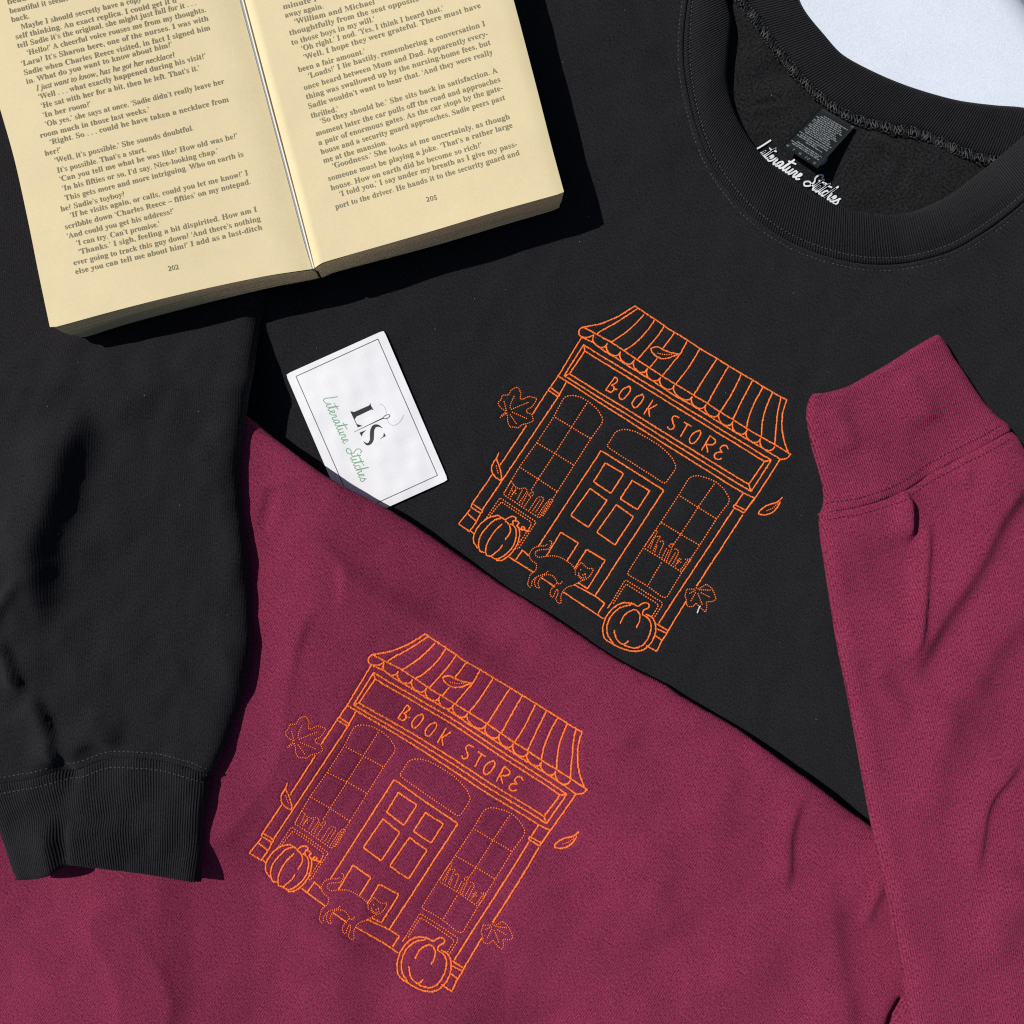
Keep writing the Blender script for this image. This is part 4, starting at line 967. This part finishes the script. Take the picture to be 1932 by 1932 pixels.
def print_lines(side, lines, page, name, size=1.0):
    V = []; F = []
    for s, x0, y0, x1, y1, style in lines:
        v, f = text_verts(s, style)
        if len(v) == 0: continue
        a = np.array((x0, y0), float) / 3; b = np.array((x1, y1), float) / 3; e = b - a; w = v[:, 0].max() - v[:, 0].min()
        eu = e / np.linalg.norm(e); up = np.array((eu[1], -eu[0])); h = 14.6 * size * (1 if style != 'sans' else .95)
        p = a + (v[:, :1] - v[:, 0].min()) / w * e + v[:, 1:] * h * up
        z = page_z(side, page_t(side, p)) + .00016
        k = len(V); V += list(WA(p, z)); F += [tuple(i + k for i in q) for q in f]
    return mesh(name, V, F, M_ink, page, smooth_=False)
S, I, N_ = 'serif', 'italic', 'sans'
left = [("bead", 42, 25, 150, 0, S), ("beautiful it seems", 55, 76, 385, 2, S), ("back.", 65, 125, 165, 102, S), ("Maybe I should secretly have a copy", 120, 165, 800, 6, S), ("self thinking. An exact replica. I could get it d", 90, 222, 1000, 12, S),
 ("tell Sadie it's the original, she might just fall for it . . .", 100, 272, 1110, 28, S), ("'Hello?' A cheerful voice rouses me from my thoughts.", 155, 312, 1165, 66, S), ("'Lara? It's Sharon here, one of the nurses. I was with", 122, 374, 1180, 115, S), ("Sadie when Charles Reece visited, in fact I signed him", 138, 425, 1190, 168, S),
 ("in. What do you want to know about him?'", 150, 475, 975, 262, S), ("I just want to know, has he got her necklace?", 205, 513, 990, 322, I), ("'Well . . . what exactly happened during his visit?'", 220, 562, 1165, 328, S), ("'He sat with her for a bit, then he left. That's it.'", 235, 612, 1130, 396, S), ("'In her room?'", 245, 665, 515, 600, S),
 ("'Oh yes,' she says at once. 'Sadie didn't really leave her", 258, 716, 1270, 472, S), ("room much in those last weeks.'", 228, 780, 845, 632, S), ("'Right. So . . . could he have taken a necklace from", 285, 818, 1295, 574, S), ("her?'", 255, 882, 345, 860, S), ("'Well, it's possible.' She sounds doubtful.", 312, 922, 1095, 736, S),
 ("It's possible. That's a start.", 325, 978, 825, 858, S), ("'Can you tell me what he was like? How old was he?'", 340, 1028, 1345, 780, S), ("'In his fifties or so, I'd say. Nice-looking chap.'", 355, 1080, 1235, 866, S), ("This gets more and more intriguing. Who on earth is", 370, 1135, 1378, 884, S), ("he? Sadie's toyboy?", 345, 1197, 705, 1110, S),
 ("'If he visits again, or calls, could you let me know?' I", 400, 1232, 1405, 990, S), ("scribble down 'Charles Reece \u2013 fifties' on my notepad.", 370, 1298, 1418, 1040, S), ("'And could you get his address?'", 382, 1350, 985, 1206, S), ("'I can try. Can't promise.'", 435, 1390, 905, 1280, S), ("'Thanks.' I sigh, feeling a bit dispirited. How am I", 448, 1440, 1455, 1197, S),
 ("ever going to track this guy down? 'And there's nothing", 418, 1502, 1475, 1249, S), ("else you can tell me about him?' I add as a last-ditch", 428, 1552, 1485, 1298, S)]
q = 1932
right = [("minute l", 1603, 52, 1790, 6, S), ("away again.", 1615, 100, 1830, 46, S), ("'William and Michael", 1670, 137, 2122, 22, S), ("thoughtfully from the seat opposite", 1640, 200, q + 440, 4, S), ("to those boys in my will.'", 1652, 255, q + 190, 120, S), ("'Oh right.' I nod. 'Yes, I think I heard that.'", 1710, 288, q + 578, 58, S),
 ("'Well, I hope they were grateful. There must have", 1722, 338, q + 790, 42, S), ("been a fair amount.'", 1690, 408, q + 135, 302, S), ("'Loads!' I lie hastily, remembering a conversation I", 1748, 443, q + 816, 145, S), ("once heard between Mum and Dad. Apparently every-", 1722, 510, q + 830, 202, S), ("thing was swallowed up by the nursing-home fees, but", 1735, 562, q + 846, 252, S),
 ("Sadie wouldn't want to hear that. 'And they were really", 1748, 615, q + 858, 306, S), ("thrilled.'", 1762, 668, 1915, 630, S), ("'So they should be.' She sits back in satisfaction. A", 1815, 700, q + 886, 409, S), ("moment later the car pulls off the road and approaches", 1790, 770, q + 901, 461, S), ("a pair of enormous gates. As the car stops by the gate-", 1805, 822, q + 915, 508, S),
 ("house and a security guard approaches, Sadie peers past", 1818, 873, q + 928, 563, S), ("me at the mansion.", 1832, 923, q + 258, 816, S), ("'Goodness.' She looks at me uncertainly, as though", 1885, 953, q + 955, 671, S), ("someone must be playing a joke. 'That's a rather large", 1860, 1025, q + 970, 720, S), ("house. How on earth did he become so rich?'", 1875, 1078, q + 796, 832, S),
 ("'I told you,' I say under my breath as I give my pass-", 1925, 1112, q + 996, 827, S), ("port to the driver. He hands it to the security guard and", 1900, 1184, q + 1010, 876, S)]
print_lines('L', left, pageL, 'printed_text'); print_lines('L', [("202", 953, 1534, 1013, 1522, N_)], pageL, 'page_number', .95)
print_lines('R', right, pageR, 'printed_text'); print_lines('R', [("205", q + 482, 1142, q + 543, 1129, N_)], pageR, 'page_number', .95)
